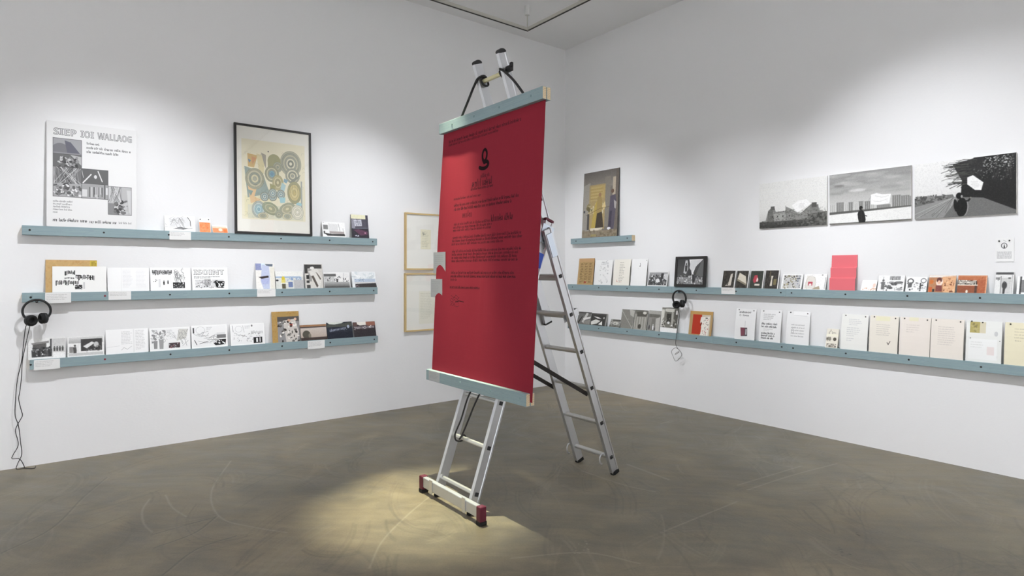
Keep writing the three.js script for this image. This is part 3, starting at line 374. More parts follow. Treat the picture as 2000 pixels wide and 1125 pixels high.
leaner('photograph', 'black and white photograph of a worker crouching by a dark machine', 'photograph', 'L', LOW, -5.142, 0.234, 0.156, 'photo', (d) => { d.bg('#eeeeec'); d.grad(0.03, 0.03, 0.94, 0.3, [[0, '#d8d8d6'], [1, '#a8a8a6']]); d.r('#3c3b3a', 0.36, 0.14, 0.58, 0.6); d.p('#e3e3e1', [[0.42, 0.5], [0.66, 0.28], [0.74, 0.36], [0.52, 0.62]]); d.e('#c9c9c7', 0.78, 0.44, 0.07, 0.14); d.ring('#6a6a68', 4, 0.84, 0.62, 0.07, 0.13); d.figure('#4d4c4a', 0.2, 0.86, 0.5); d.p('#e6e6e4', [[0.22, 0.4], [0.3, 0.4], [0.32, 0.85], [0.26, 0.85]]); d.r('#8a8886', 0.05, 0.5, 0.1, 0.3); d.r('#c4c4c2', 0.03, 0.82, 0.94, 0.14); d.speck(18, ['#222', '#bbb'], 0.4, 0.55, 0.5, 0.25, 0.01, 0.03); }, { base: 0.042 });
leaner('open_spread', 'open spread with two columns of pale grey text and a small line drawing', 'publication', 'L', LOW, -4.87, 0.29, 0.196, 'paper', (d) => { d.bg('#f4f4f3'); d.scr('#b5b5b5', 0.36, 0.1, 0.26, 9, 0.062, 0.026); d.scr('#b0b0b0', 0.7, 0.07, 0.24, 13, 0.064, 0.026); d.r('#e6e6e5', 0.64, 0.02, 0.03, 0.96); d.l('#8a8a8a', 1.4, [[0.36, 0.86], [0.42, 0.76], [0.5, 0.84], [0.6, 0.72]]); d.l('#bbb', 1, [[0.02, 0.72], [0.32, 0.68]]); }, { group: SPREAD, bow: 0.003 });
const lineDrawing = (kind) => (d) => {
  const { R } = d; d.bg('#f2f2f0'); d.r('#ebebea', 0.03, 0.04, 0.94, 0.9);
  if (kind === 0) { d.speck(26, ['#b5b5b5', '#8c8c8c', '#d8d8d8'], 0.06, 0.1, 0.32, 0.7, 0.02, 0.06); for (let i = 0; i < 5; i++) d.ring('#6a6a6a', 1.4, 0.12 + R() * 0.22, 0.15 + R() * 0.6, 0.04 + R() * 0.03, 0.07); d.figure('#8b8b8b', 0.14, 0.9, 0.5); d.figure('#9a9a9a', 0.28, 0.92, 0.6); d.hatch('#999', 30, 0.4, 0.2, 0.3, 0.4, 1, 1); d.p('#c9c8c2', [[0.72, 0.08], [0.96, 0.1], [0.9, 0.5], [0.66, 0.6]]); d.hatch('#777', 26, 0.68, 0.12, 0.26, 0.4, 1.2, 2); d.r('#4a3f42', 0.46, 0.68, 0.28, 0.22); d.speck(14, ['#aaa', '#222', '#8a5058'], 0.47, 0.69, 0.26, 0.2, 0.01, 0.03); d.l('#888', 1.5, [[0.8, 0.85], [0.95, 0.62]]); }
  if (kind === 1) { d.r('#4a4a4a', 0.04, 0.1, 0.04, 0.24); d.ring('#a8a8a8', 1.5, 0.25, 0.22, 0.12, 0.16); for (let i = 0; i < 26; i++) { const x = R() * 0.6 + 0.04, y = 0.3 + R() * 0.5; d.l('#7d7d7d', 1 + R(), [[x, y], [x + 0.08 + R() * 0.1, y + (R() - 0.5) * 0.2], [x + 0.18, y + (R() - 0.5) * 0.3]]); } d.l('#333', 4, [[0.08, 0.65], [0.14, 0.85]]); d.l('#444', 3, [[0.22, 0.82], [0.44, 0.72]]); d.r('#777', 0.7, 0.45, 0.26, 0.16); d.r('#d9d9d9', 0.7, 0.36, 0.24, 0.08); d.p('#2b2b2b', [[0.6, 0.84], [0.78, 0.66], [0.96, 0.66], [0.94, 0.9], [0.66, 0.92]]); d.speck(10, ['#f0f0f0'], 0.64, 0.68, 0.28, 0.2, 0.01, 0.04); }
  if (kind === 2) { d.l('#666', 2.4, [[0.06, 0.06], [0.08, 0.36]]); d.ring('#aaa', 1.4, 0.24, 0.24, 0.1, 0.14); d.l('#777', 1.5, [[0.36, 0.08], [0.4, 0.4]]); d.e('#7a7a7a', 0.63, 0.1, 0.025, 0.05); for (let i = 0; i < 46; i++) { const x = 0.05 + R() * 0.85, y = 0.42 + R() * 0.42; d.l(['#5a5a5a', '#8a8a8a', '#3a3a3a'][i % 3], 1 + R() * 1.4, [[x, y], [x + (R() - 0.4) * 0.14, y + (R() - 0.5) * 0.14]]); } for (let i = 0; i < 9; i++) d.r('#8a8a8a', 0.6 + i * 0.04, 0.34 + R() * 0.06, 0.014, 0.12); d.r('#2a2a2a', 0.66, 0.66, 0.26, 0.28); d.r('#eee', 0.74, 0.7, 0.05, 0.2); d.r('#ddd', 0.84, 0.68, 0.03, 0.22); }
  d.scr('#aaa', 0.42, 0.1, 0.16, 3, 0.05, 0.02);
};
leaner('open_spread', 'open spread drawn with clustered round heads and a dark maroon photograph', 'publication', 'L', LOW, -4.565, 0.298, 0.191, 'paper', lineDrawing(0), { group: SPREAD, bow: 0.003 });
leaner('open_spread', 'open spread with loose flying line drawings and a solid black shape', 'publication', 'L', LOW, -4.263, 0.284, 0.196, 'paper', lineDrawing(1), { group: SPREAD, bow: 0.003 });
leaner('open_spread', 'open spread drawn with a busy crowd, beside the brown folder with a photograph', 'publication', 'L', LOW, -3.949, 0.29, 0.191, 'paper', lineDrawing(2), { group: SPREAD, bow: 0.003 });
leaner('card_folder', 'ochre card folder with a colour photograph of seated figures mounted on it', 'folder', 'L', LOW, -3.612, 0.25, 0.287, 'paper', (d) => { d.bg('#ab8c55'); d.speck(120, ['rgba(160,116,54,0.3)', 'rgba(200,158,90,0.3)'], 0, 0, 1, 1, 0.01, 0.05); d.r('#8f8d8d', 0.2, 0.17, 0.8, 0.83); d.r('#55524f', 0.2, 0.17, 0.8, 0.16); d.p('#c9c3bc', [[0.4, 0.3], [0.85, 0.25], [0.98, 0.7], [0.9, 1], [0.5, 1]]); d.e('#cfa287', 0.62, 0.3, 0.06, 0.05); d.e('#d8b49c', 0.86, 0.26, 0.05, 0.045); d.p('#b4452f', [[0.64, 0.42], [0.76, 0.4], [0.74, 0.5], [0.68, 0.52]]); d.speck(46, ['#3a3634', '#e7e2dc', '#6b6864', '#463c38'], 0.22, 0.34, 0.76, 0.64, 0.015, 0.06); }, { t: 0.004, edge: M.kraft });
leaner('photograph', 'dusky photograph with a brown sky band, a pale field and dark foreground', 'photograph', 'L', LOW, -3.346, 0.255, 0.152, 'photo', (d) => { d.bg('#5a4a42'); d.r('#9c7350', 0, 0, 1, 0.12); d.r('#4a4140', 0, 0.12, 1, 0.1); d.grad(0, 0.2, 1, 0.62, [[0, '#c9bfb6'], [1, '#b2a296']]); d.e('#4d4a40', 0.22, 0.62, 0.15, 0.26); d.e('#7d7668', 0.34, 0.72, 0.05, 0.18); d.r('#3c302c', 0, 0.82, 1, 0.2); }, { edge: M.dark });
leaner('photograph', 'dark blue-black photograph with a jagged row of pale lights', 'photograph', 'L', LOW, -3.084, 0.262, 0.163, 'photo', (d) => { d.bg('#232833'); d.p('#dfe3da', [[0, -0.03], [0.7, -0.03], [0.6, 0.08], [0.3, 0.14], [0.1, 0.1]]); d.p('#4a4d46', [[0, 0.1], [0.3, 0.16], [0.6, 0.1], [0.95, 0.02], [1, 0.3], [0, 0.3]]); for (let i = 0; i < 12; i++) d.r('#8d93a2', 0.1 + i * 0.055, 0.46 - i * 0.012, 0.035, 0.12); d.speck(30, ['#c6ccda', '#586274'], 0.1, 0.36, 0.75, 0.16, 0.006, 0.018); d.e('#aab2c2', 0.84, 0.3, 0.05, 0.1); d.r('#1c202b', 0, 0.62, 1, 0.4); }, { edge: M.dark });
leaner('photograph', 'dark photograph with a reddish-brown glow above white glints', 'photograph', 'L', LOW, -2.822, 0.238, 0.153, 'photo', (d) => { d.bg('#33292c'); d.p('#f0ebe2', [[0.14, -0.03], [0.6, -0.03], [0.6, 0.22], [0.3, 0.24], [0.16, 0.14]]); d.r('#93604e', 0.58, 0, 0.42, 0.28); d.r('#5a4440', 0, 0.02, 0.18, 0.24); d.r('#8d8488', 0.05, 0.3, 0.9, 0.14); d.speck(24, ['#f0f0ee', '#5a5255', '#cfcfd2'], 0.04, 0.28, 0.9, 0.22, 0.012, 0.05); d.r('#2f2b2d', 0, 0.56, 1, 0.46); }, { edge: M.dark });

// ---------------------------------------------------------------- left wall, two framed sheets hung one above the other
framed('framed_document', 'pale wood frame with a small yellowed sheet, hung above its twin', (t) => onWall(t, 'L', -2.1, 1.48, 0), 0.52, 0.615, 0.016, 0.03, M.frameWood, M.white, (d) => { d.bg('#f4f3ec'); d.r('#ece8cf', 0.36, 0.27, 0.26, 0.37); d.scr('#b5b29c', 0.39, 0.31, 0.17, 10, 0.03, 0.012, { alpha: 0.7 }); d.speck(6, ['rgba(140,140,120,0.5)'], 0.38, 0.33, 0.1, 0.06, 0.01, 0.02); }, 'paper', 0, 0.015);
framed('framed_document', 'pale wood frame with a larger faded cream sheet, hung below its twin', (t) => onWall(t, 'L', -2.1, 0.815, 0), 0.525, 0.63, 0.016, 0.03, M.frameWood, M.white, (d) => { d.bg('#f1f0e8'); d.r('#eceadb', 0.32, 0.3, 0.4, 0.6); d.scr('#c2bfab', 0.36, 0.34, 0.3, 16, 0.03, 0.012, { alpha: 0.6 }); }, 'paper', 0, 0.015);

// ---------------------------------------------------------------- right wall, colour picture on the short ledge
leaner('colour_picture', 'colour picture of two standing figures in robes before a yellow panel', 'picture', 'R', TOPR, 0.66, 0.585, 0.815, 'photo', (d) => {
  d.bg('#77716a'); d.grad(0, 0, 1, 0.25, [[0, '#6c6762'], [1, '#8b857c']]); d.p('#9a958c', [[0, 0.2], [0.2, 0.16], [0.2, 0.9], [0, 1]]); d.r('#857f75', 0.62, 0.1, 0.16, 0.75); d.r('#b7aa96', 0.84, 0.12, 0.08, 0.6); d.r('#6f675f', 0.92, 0, 0.08, 1);
  d.r('#a8946a', 0.18, 0.2, 0.46, 0.68); d.r('#b49d68', 0.22, 0.22, 0.4, 0.2); for (let i = 0; i < 9; i++) d.r(['#bba672', '#a8925c'][i % 2], 0.22, 0.24 + i * 0.024, 0.3 + 0.08 * d.R(), 0.012);
  d.speck(40, ['#8f8460', '#b9ab84', '#6c6448', '#ccc0a0'], 0.14, 0.5, 0.5, 0.14, 0.012, 0.05);
  d.p('#b39c52', [[0.36, 0.5], [0.46, 0.4], [0.5, 0.5], [0.42, 0.86], [0.26, 0.86], [0.32, 0.62]]); d.p('#a08a5a', [[0.42, 0.4], [0.5, 0.36], [0.56, 0.44], [0.56, 0.62], [0.4, 0.64]]); d.e('#9a7a5a', 0.49, 0.36, 0.04, 0.03); d.p('#4a4136', [[0.42, 0.64], [0.56, 0.62], [0.62, 0.86], [0.38, 0.86]]); d.p('#d9d0bc', [[0.24, 0.86], [0.6, 0.86], [0.56, 0.9], [0.24, 0.9]]);
  d.p('#d6c18a', [[0.56, 0.54], [0.64, 0.46], [0.66, 0.56], [0.6, 0.6]]); d.l('#5a4a34', 3, [[0.1, 0.66], [0.28, 0.62], [0.5, 0.57], [0.86, 0.55]]); d.r('#4f4d4c', 0.14, 0.64, 0.06, 0.24);
  d.e('#6b5648', 0.84, 0.33, 0.04, 0.032); d.p('#5a5560', [[0.78, 0.4], [0.92, 0.38], [0.95, 0.5], [0.9, 0.9], [0.74, 0.88]]); d.p('#a8a3a0', [[0.88, 0.46], [0.96, 0.5], [0.94, 0.6], [0.9, 0.58]]); d.p('#45404c', [[0.78, 0.62], [0.84, 0.62], [0.82, 0.88], [0.75, 0.87]]); d.e('#e9e9ee', 0.77, 0.88, 0.05, 0.02); d.e('#4a4a50', 0.05, 0.6, 0.025, 0.02);
  d.r('#8b7f6c', 0, 0.9, 1, 0.1); d.speck(60, ['rgba(150,140,120,0.5)', 'rgba(110,98,80,0.5)'], 0, 0.9, 1, 0.1, 0.01, 0.04); d.r('#9c8f62', 0.26, 0.955, 0.16, 0.03);
}, { t: 0.01, base: 0.05, edge: M.dark });

// ---------------------------------------------------------------- right wall, middle ledge
leaner('brown_card', 'upright brown card printed with columns of small dark signs', 'card', 'R', MID, 0.408, 0.271, 0.332, 'paper', (d) => { d.bg('#b99a6e'); d.r('#bd9a70', 0, 0, 1, 0.13); d.r('#ab9064', 0.1, 0.15, 0.84, 0.82); const { R } = d; for (let c = 0; c < 3; c++) for (let i = 0; i < 8; i++) { d.scr('#6e5a3c', 0.16 + c * 0.27, 0.19 + i * 0.097, 0.17, 2, 0.03, 0.022); } d.r('#a04a3c', 0.44, 0.88, 0.14, 0.06); d.speck(80, ['rgba(210,180,130,0.4)', 'rgba(140,110,70,0.35)'], 0.1, 0.15, 0.84, 0.82, 0.01, 0.04); }, { t: 0.004, edge: M.kraft });
leaner('drawing_sheet', 'white sheet of small scattered ink sketches beside the brown card', 'sheet', 'R', MID, 0.704, 0.288, 0.306, 'paper', (d) => { d.bg('#f4f4f2'); const { R } = d; for (let i = 0; i < 46; i++) { const x = 0.32 + R() * 0.5, y = 0.06 + R() * 0.84, a = R() * 6; d.l(['#8c8c8c', '#5e5e5e', '#a9a9a9'][i % 3], 1 + R(), [[x, y], [x + 0.05 * Math.cos(a), y + 0.05 * Math.sin(a)], [x + 0.06 * Math.cos(a + 1), y + 0.06 * Math.sin(a + 1)]]); } d.scr('#b0b0b0', 0.35, 0.1, 0.4, 3, 0.04, 0.02); }, { bow: 0.004 });
leaner('list_sheet', 'cream sheet with a narrow handwritten list marked in red', 'sheet', 'R', MID, 1.0, 0.254, 0.31, 'paper', (d) => { d.bg('#f1ede2'); d.scr('#8b867c', 0.36, 0.12, 0.34, 13, 0.062, 0.022, { ragged: 0.5 }); d.speck(5, ['#c86a5a'], 0.22, 0.8, 0.08, 0.08, 0.012, 0.02); d.scr('#c08a80', 0.38, 0.86, 0.3, 1, 0.04, 0.02); }, { bow: 0.004, edge: M.cream });
leaner('white_sheet', 'plain white sheet with one small dark emblem near its top', 'sheet', 'R', MID, 1.262, 0.224, 0.31, 'paper', (d) => { d.bg('#f1f1f0'); d.l('#3a3a3a', 3, [[0.52, 0.16], [0.56, 0.22], [0.52, 0.28]]); d.e('#444', 0.53, 0.27, 0.03, 0.02); d.l('#999', 1, [[0.42, 0.34], [0.5, 0.4]]); d.e('#777', 0.93, 0.06, 0.02, 0.02); }, { bow: 0.004 });
leaner('photograph', 'black and white group photograph with white margins beside the plain white sheet', 'photograph', 'R', MID, 1.526, 0.27, 0.168, 'photo', (d) => { d.bg('#4c4d4d'); d.grad(0, 0, 1, 0.4, [[0, '#a8a8a8'], [1, '#777']]); d.speck(70, ['#2e2e2e', '#c9c9c9', '#8b8b8b', '#e4e4e4'], 0.05, 0.25, 0.9, 0.65, 0.015, 0.06); d.e('#dcdcdc', 0.5, 0.62, 0.1, 0.14); d.r('#3a3a3a', 0.64, 0.12, 0.12, 0.4); d.p('#c9c9c9', [[0.8, 0.15], [0.95, 0.15], [0.95, 0.6], [0.82, 0.5]]); d.margin('#e4e4e2', 0.04); });
{ // square deep frame
  framed('framed_photograph', 'square black-framed photograph with a bright diagonal burst, above the hung headphones', (t) => onWall(t, 'R', 1.965, MID, 0.05, 0.075), 0.378, 0.32, 0.026, 0.024, M.frameBlack, M.dark, (d) => { d.bg('#2b2b2c'); d.r('#3b3b3b', 0, 0.3, 0.4, 0.4); d.p('#f2f2f2', [[0.44, 0.02], [0.98, 0], [0.7, 0.3], [0.62, 0.55], [0.7, 0.95], [0.5, 0.98], [0.56, 0.6]]); d.p('#dcdcdc', [[0.5, 0.06], [0.9, 0.05], [0.56, 0.5], [0.46, 0.36]]); d.p('#c5c5c5', [[0.3, 0.05], [0.38, 0.05], [0.42, 0.4], [0.34, 0.6], [0.24, 0.55]]); d.figure('#1b1b1b', 0.34, 0.5, 0.36); d.r('#8f8f8f', 0, 0.72, 1, 0.28); d.speck(60, ['#e9e9e9', '#555', '#c4c4c4', '#2b2b2b'], 0, 0.66, 1, 0.34, 0.012, 0.05); d.p('#3b3b3b', [[0.58, 0.6], [0.72, 0.66], [0.68, 0.92], [0.6, 0.94]]); d.p('#5a5a5a', [[0.9, 0.1], [1, 0.05], [1, 0.7], [0.7, 0.66]]); }, 'photo', 0);
  scene.children[scene.children.length - 1].rotation.x = -0.1;
}
const darkCard = (fn) => (d) => { d.bg('#3b3834'); d.speck(60, ['rgba(80,74,66,0.5)', 'rgba(36,34,30,0.5)'], 0, 0, 1, 1, 0.03, 0.1); fn(d); const { g } = d; g.fillStyle = '#efeeec'; g.fillRect(-4, -4, d.W + 8, 0.06 * d.H + 4); g.fillRect(d.W * 0.93, -4, d.W, d.H + 8); };
const DC = [];
leaner('dark_card', 'first dark card, showing a pale leaning slab, above a caption label', 'card', 'R', MID, 2.404, 0.141, 0.184, 'photo', darkCard((d) => { d.p('#cfc8bc', [[0.6, 0.25], [0.76, 0.2], [0.7, 0.88], [0.24, 0.9], [0.5, 0.7]]); d.p('#3b3834', [[0.34, 0.84], [0.5, 0.72], [0.46, 0.86]]); d.l('#77705f', 2, [[0.1, 0.1], [0.16, 0.5]]); }));
leaner('dark_card', 'dark card showing a broad pale tilted block', 'card', 'R', MID, 2.551, 0.13, 0.183, 'photo', darkCard((d) => { d.p('#d9d1c1', [[0.2, 0.16], [0.74, 0.36], [0.86, 0.78], [0.08, 0.5]]); d.p('#8f8672', [[0.08, 0.5], [0.86, 0.78], [0.84, 0.86], [0.06, 0.6]]); }));
leaner('dark_card', 'dark card showing a red and white knotted object on a pale base', 'card', 'R', MID, 2.7, 0.136, 0.182, 'photo', darkCard((d) => { d.bg('#3c4039'); d.p('#b04450', [[0.3, 0.3], [0.5, 0.28], [0.64, 0.6], [0.3, 0.72], [0.2, 0.56]]); d.p('#e9dcd6', [[0.38, 0.3], [0.5, 0.4], [0.46, 0.62], [0.56, 0.66], [0.6, 0.5]]); d.r('#d8d2c6', 0.36, 0.76, 0.38, 0.1); }));
leaner('dark_card', 'dark card showing a slim pale upright bone-like object', 'card', 'R', MID, 2.851, 0.135, 0.186, 'photo', darkCard((d) => { d.p('#d9d2c2', [[0.42, 0.34], [0.58, 0.34], [0.52, 0.5], [0.54, 0.86], [0.38, 0.86], [0.44, 0.5]]); d.r('#7d7351', 0.62, 0.5, 0.2, 0.3); d.r('#6a604a', 0.3, 0.1, 0.06, 0.3); }));
leaner('photograph', 'photograph of a crowd in brown and grey rows, beside the four dark cards', 'photograph', 'R', MID, 3.04, 0.19, 0.143, 'photo', (d) => { d.bg('#efefed'); d.r('#c2c2c0', 0.08, 0.08, 0.84, 0.86); d.speck(60, ['#5f5a50', '#b0a684', '#8d8669', '#d9d6cc', '#43413c'], 0.1, 0.1, 0.62, 0.84, 0.02, 0.06); d.speck(16, ['#4c4f58', '#c2c6d0', '#7d8290'], 0.74, 0.08, 0.16, 0.84, 0.02, 0.05); });
leaner('photograph', 'pale photograph with a small red figure in a hollow white form', 'photograph', 'R', MID, 3.247, 0.195, 0.143, 'photo', (d) => { d.bg('#f2f1ef'); d.p('#dedad2', [[0.12, 0.1], [0.5, 0.2], [0.56, 0.95], [0.05, 0.95]]); d.ring('#b9b5ab', 2, 0.32, 0.62, 0.22, 0.5); d.r('#b04a55', 0.2, 0.5, 0.2, 0.24); d.e('#f0e6e2', 0.3, 0.68, 0.06, 0.07); d.p('#a89a82', [[0.5, 0.88], [0.7, 0.76], [0.76, 0.98], [0.4, 0.98]]); d.r('#8d8d8d', 0.94, 0.2, 0.02, 0.75); d.e('#8d8d8a', 0.8, 0.06, 0.03, 0.04); });
{ // red leaflet, folded twice like a concertina, standing open
  const t = thing('folded_leaflet', 'bright red leaflet folded in three, standing on the ledge', 'leaflet'); onWall(t, 'R', 3.487, MID, 0.056, 0);
  const w = 0.208, prof = [[0, 0.003], [0.1, -0.004], [0.109, -0.022], [0.19, -0.024], [0.199, -0.041], [0.3, -0.051]], th = 0.0025;
  const g = (a, b) => { const sh = new THREE.Shape([new THREE.Vector2(a[1], a[0]), new THREE.Vector2(b[1], b[0]), new THREE.Vector2(b[1] - th, b[0]), new THREE.Vector2(a[1] - th, a[0])]); return new THREE.ExtrudeGeometry(sh, { depth: w, bevelEnabled: false }).rotateY(-Math.PI / 2).translate(w / 2, 0, 0); };
  for (let i = 0; i < prof.length - 1; i++) { const p = part(i % 2 ? 'fold' : 'panel', g(prof[i], prof[i + 1]), M.red, t); p.rotation.set(0, 0, 0); }
}
leaner('photograph', 'small pale card with a thin strip of orange figures along its foot', 'card', 'R', MID, 3.688, 0.114, 0.097, 'photo', (d) => { d.bg('#f6f3f0'); d.speck(22, ['#c8865a', '#e0b090', '#8c5a40'], 0.1, 0.74, 0.9, 0.2, 0.02, 0.05); d.e('#f0cdbd', 0.85, 0.5, 0.1, 0.2); });
const crowd = (d, cols, bg) => { d.bg(bg); d.speck(90, cols, 0.04, 0.3, 0.92, 0.66, 0.015, 0.06); const { R } = d; for (let i = 0; i < 6; i++) d.figure(cols[(R() * cols.length) | 0], 0.1 + i * 0.16, 0.98, 0.5 + R() * 0.3); };
leaner('photograph', 'black and white photograph of stacked cars before a low building', 'photograph', 'R', MID, 3.851, 0.19, 0.134, 'photo', (d) => { d.bg('#eeeeec'); d.r('#8d8d8d', 0.44, 0.05, 0.4, 0.24); d.speck(20, ['#444', '#ccc'], 0.45, 0.06, 0.38, 0.22, 0.012, 0.03); for (let i = 0; i < 9; i++) d.e(['#666', '#9c9c9c', '#4a4a4a'][i % 3], 0.35 + d.R() * 0.55, 0.42 + d.R() * 0.45, 0.12, 0.08); d.speck(50, ['#3a3a3a', '#e0e0e0', '#8a8a8a'], 0.1, 0.45, 0.85, 0.5, 0.01, 0.04); d.figure('#6a6a6a', 0.2, 0.9, 0.7); d.l('#555', 2, [[0.2, 0.1], [0.18, 0.5]]); });
leaner('photograph', 'high-contrast black and white photograph of curled figures on white', 'photograph', 'R', MID, 4.03, 0.142, 0.124, 'photo', (d) => { d.bg('#f0f0ee'); d.ring('#3c3c3c', 6, 0.2, 0.3, 0.13, 0.16); d.ring('#555', 4, 0.82, 0.25, 0.12, 0.14); d.p('#5a5a5a', [[0.08, 0.4], [0.3, 0.36], [0.28, 0.7], [0.1, 0.75]]); d.r('#3a3a3a', 0.66, 0.4, 0.07, 0.55); d.speck(40, ['#333', '#999', '#d8d8d8', '#666'], 0.05, 0.4, 0.9, 0.56, 0.015, 0.06); d.r('#f6f6f4', 0.36, 0.7, 0.22, 0.26); });
leaner('photograph', 'warm brown photograph of a woman among hanging garments', 'photograph', 'R', MID, 4.199, 0.173, 0.138, 'photo', (d) => { d.bg('#b07c56'); d.r('#e9e2da', 0, 0, 1, 0.14); d.p('#d9a77c', [[0.5, 0.1], [1, 0.05], [1, 1], [0.56, 1]]); d.e('#ead6c6', 0.4, 0.4, 0.13, 0.24); d.e('#5a2e26', 0.39, 0.3, 0.1, 0.16); d.e('#e2b294', 0.39, 0.42, 0.06, 0.11); d.p('#7a3c34', [[0.28, 0.6], [0.5, 0.6], [0.52, 0.95], [0.28, 0.95]]); d.e('#c86f30', 0.1, 0.4, 0.08, 0.13); d.r('#c45a28', 0.02, 0.7, 0.12, 0.28); d.speck(40, ['#e6c29a', '#8c5434', '#c98a58', '#6a3a24'], 0.55, 0.15, 0.42, 0.8, 0.015, 0.05); d.r('#33302e', 0.16, 0.82, 0.08, 0.16); });
leaner('photograph', 'rust-brown photograph with pale lettering across a shop front', 'photograph', 'R', MID, 4.386, 0.176, 0.136, 'photo', (d) => { d.bg('#a95a34'); d.r('#c98c62', 0.02, 0.0, 0.96, 0.06); d.r('#b5683e', 0, 0.06, 1, 0.18); d.p('#2e2620', [[0.0, 0.26], [0.66, 0.3], [0.68, 0.52], [0, 0.54]]); blocky(d, 0.02, 0.26, 0.6, 0.26, '#efe8da'); d.r('#efe6d8', 0, 0.52, 0.7, 0.06); d.r('#8c4a2a', 0, 0.6, 0.7, 0.4); d.r('#4a2e20', 0.6, 0.58, 0.08, 0.42); d.e('#e9ded0', 0.34, 0.92, 0.04, 0.1); d.r('#d9a27c', 0.96, 0, 0.04, 1); d.speck(40, ['rgba(150,74,40,0.5)', 'rgba(190,110,70,0.4)'], 0.7, 0.1, 0.28, 0.88, 0.01, 0.05); });
leaner('photograph', 'upright black and white picture of a dark standing figure under a lettered awning', 'photograph', 'R', MID, 4.574, 0.105, 0.162, 'photo', (d) => { d.bg('#e4e4e2'); d.r('#4c4c4c', 0.02, 0.03, 0.96, 0.1); blocky(d, 0.04, 0.24, 0.22, 0.16, '#555'); d.r('#777', 0.3, 0.2, 0.04, 0.8); d.r('#c9c9c7', 0.36, 0.28, 0.5, 0.72); d.r('#999', 0.9, 0.15, 0.03, 0.85); d.e('#3f3f3f', 0.52, 0.62, 0.14, 0.17); d.p('#3f3f3f', [[0.44, 0.74], [0.58, 0.74], [0.54, 1.02], [0.44, 1.02]]); d.e('#5a5a5a', 0.5, 0.47, 0.05, 0.04); d.r('#555', 0.7, 0.26, 0.14, 0.06); });
leaner('photograph', 'pale photograph with a dark edge, at the end of the red leaflet ledge', 'photograph', 'R', MID, 4.72, 0.15, 0.13, 'photo', (d) => { d.bg('#eeeeec'); d.r('#333', 0.1, 0, 0.06, 1); d.r('#777', 0.16, 0.2, 0.8, 0.7); d.speck(20, ['#333', '#ccc'], 0.2, 0.25, 0.7, 0.6, 0.02, 0.06); });

// note pinned to the wall, and the three large photographs
leaner('pinned_note', 'small white note with a round black emblem pinned to the bare wall', 'note', 'R', 1.528, 4.572, 0.105, 0.171, 'paper', (d) => { d.bg('#f2f2f1'); d.ring('#2b2b2b', 3, 0.47, 0.33, 0.15, 0.11); d.p('#2b2b2b', [[0.43, 0.42], [0.47, 0.24], [0.52, 0.42]]); d.l('#777', 1.2, [[0.42, 0.1], [0.5, 0.13], [0.58, 0.16]]); d.scr('#9a9a9a', 0.08, 0.58, 0.8, 8, 0.038, 0.02, { ragged: 0.05 }); }, { base: 0.002, tilt: 0, pins: [[-0.62, 0.022], [0.5, 0.02]] });
const flag = (d, pts, n) => { d.p('#f8f8f6', pts); const cx = pts.reduce((a, p) => a + p[0], 0) / pts.length, cy = pts.reduce((a, p) => a + p[1], 0) / pts.length; for (let i = 0; i < n; i++) d.l('rgba(120,120,118,0.55)', 1.2, [[cx - 0.04 + d.R() * 0.02, cy - 0.03 + i * 0.022], [cx + 0.03 + d.R() * 0.02, cy - 0.02 + i * 0.022]]); };
const BIG = 'large unframed photographs in a row on the right wall';
function wallPhoto(label, c, draw) { leaner('mounted_photograph', label, 'photograph', 'R', 1.869, c, 0.625, 0.428, 'photo', draw, { t: 0.012, base: 0.006, tilt: 0, edge: M.paperEdge, group: BIG }); }
wallPhoto('large black and white photograph of a white flag over a ruined gabled house', 3.033, (d) => {
  d.grad(-0.01, -0.01, 1.02, 1.02, [[0, '#efefec'], [0.6, '#e6e6e2'], [1, '#c4c4c0']]); const { R } = d;
  d.p('#8a8a86', [[0.0, 0.86], [0.1, 0.83], [0.14, 0.62], [0.2, 0.54], [0.24, 0.56], [0.26, 0.66], [0.4, 0.66], [0.42, 0.56], [0.5, 0.62], [0.62, 0.74], [0.78, 0.55], [0.84, 0.54], [0.88, 0.66], [1, 0.76], [1, 1], [0, 1]]);
  d.p('#a4a49f', [[0.2, 0.7], [0.4, 0.68], [0.44, 0.84], [0.22, 0.86]]); d.p('#6f6f6b', [[0.14, 0.62], [0.2, 0.55], [0.24, 0.88], [0.12, 0.9]]); d.p('#7d7d79', [[0.76, 0.6], [0.88, 0.56], [0.9, 0.74], [0.76, 0.78]]); d.r('#555551', 0.79, 0.52, 0.07, 0.1); d.r('#5d5d59', 0.18, 0.53, 0.06, 0.08);
  d.l('#5a5a57', 3, [[0.41, 0.54], [0.42, 0.8]]); for (let i = 0; i < 340; i++) { const x = 0.13 + R() * 0.84, y = 0.62 + R() * 0.24; d.r(['rgba(58,58,54,0.4)', 'rgba(150,150,145,0.35)', 'rgba(90,90,86,0.4)'][i % 3], x, y, 0.006 + R() * 0.022, 0.008 + R() * 0.014); } for (const x of [0.2, 0.28, 0.36, 0.46, 0.84]) d.r('#3f3f3c', x, 0.74, 0.014, 0.035); d.l('#4a4a47', 2, [[0.24, 0.66], [0.42, 0.65], [0.6, 0.76], [0.78, 0.57], [0.88, 0.6]]);
  d.grad(0, 0.86, 1, 0.15, [[0, '#4f4f4c'], [1, '#3c3c39']]); d.p('#585854', [[0.74, 0.76], [1, 0.72], [1, 1], [0.74, 1]]); d.speck(90, ['rgba(50,50,47,0.6)', 'rgba(120,120,115,0.4)'], 0, 0.84, 1, 0.16, 0.006, 0.03); d.speck(50, ['#3f3f3c', '#6d6d69'], 0.74, 0.74, 0.26, 0.2, 0.01, 0.03);
  flag(d, [[0.5, 0.55], [0.6, 0.45], [0.72, 0.44], [0.78, 0.54], [0.68, 0.62], [0.58, 0.7]], 5);
});
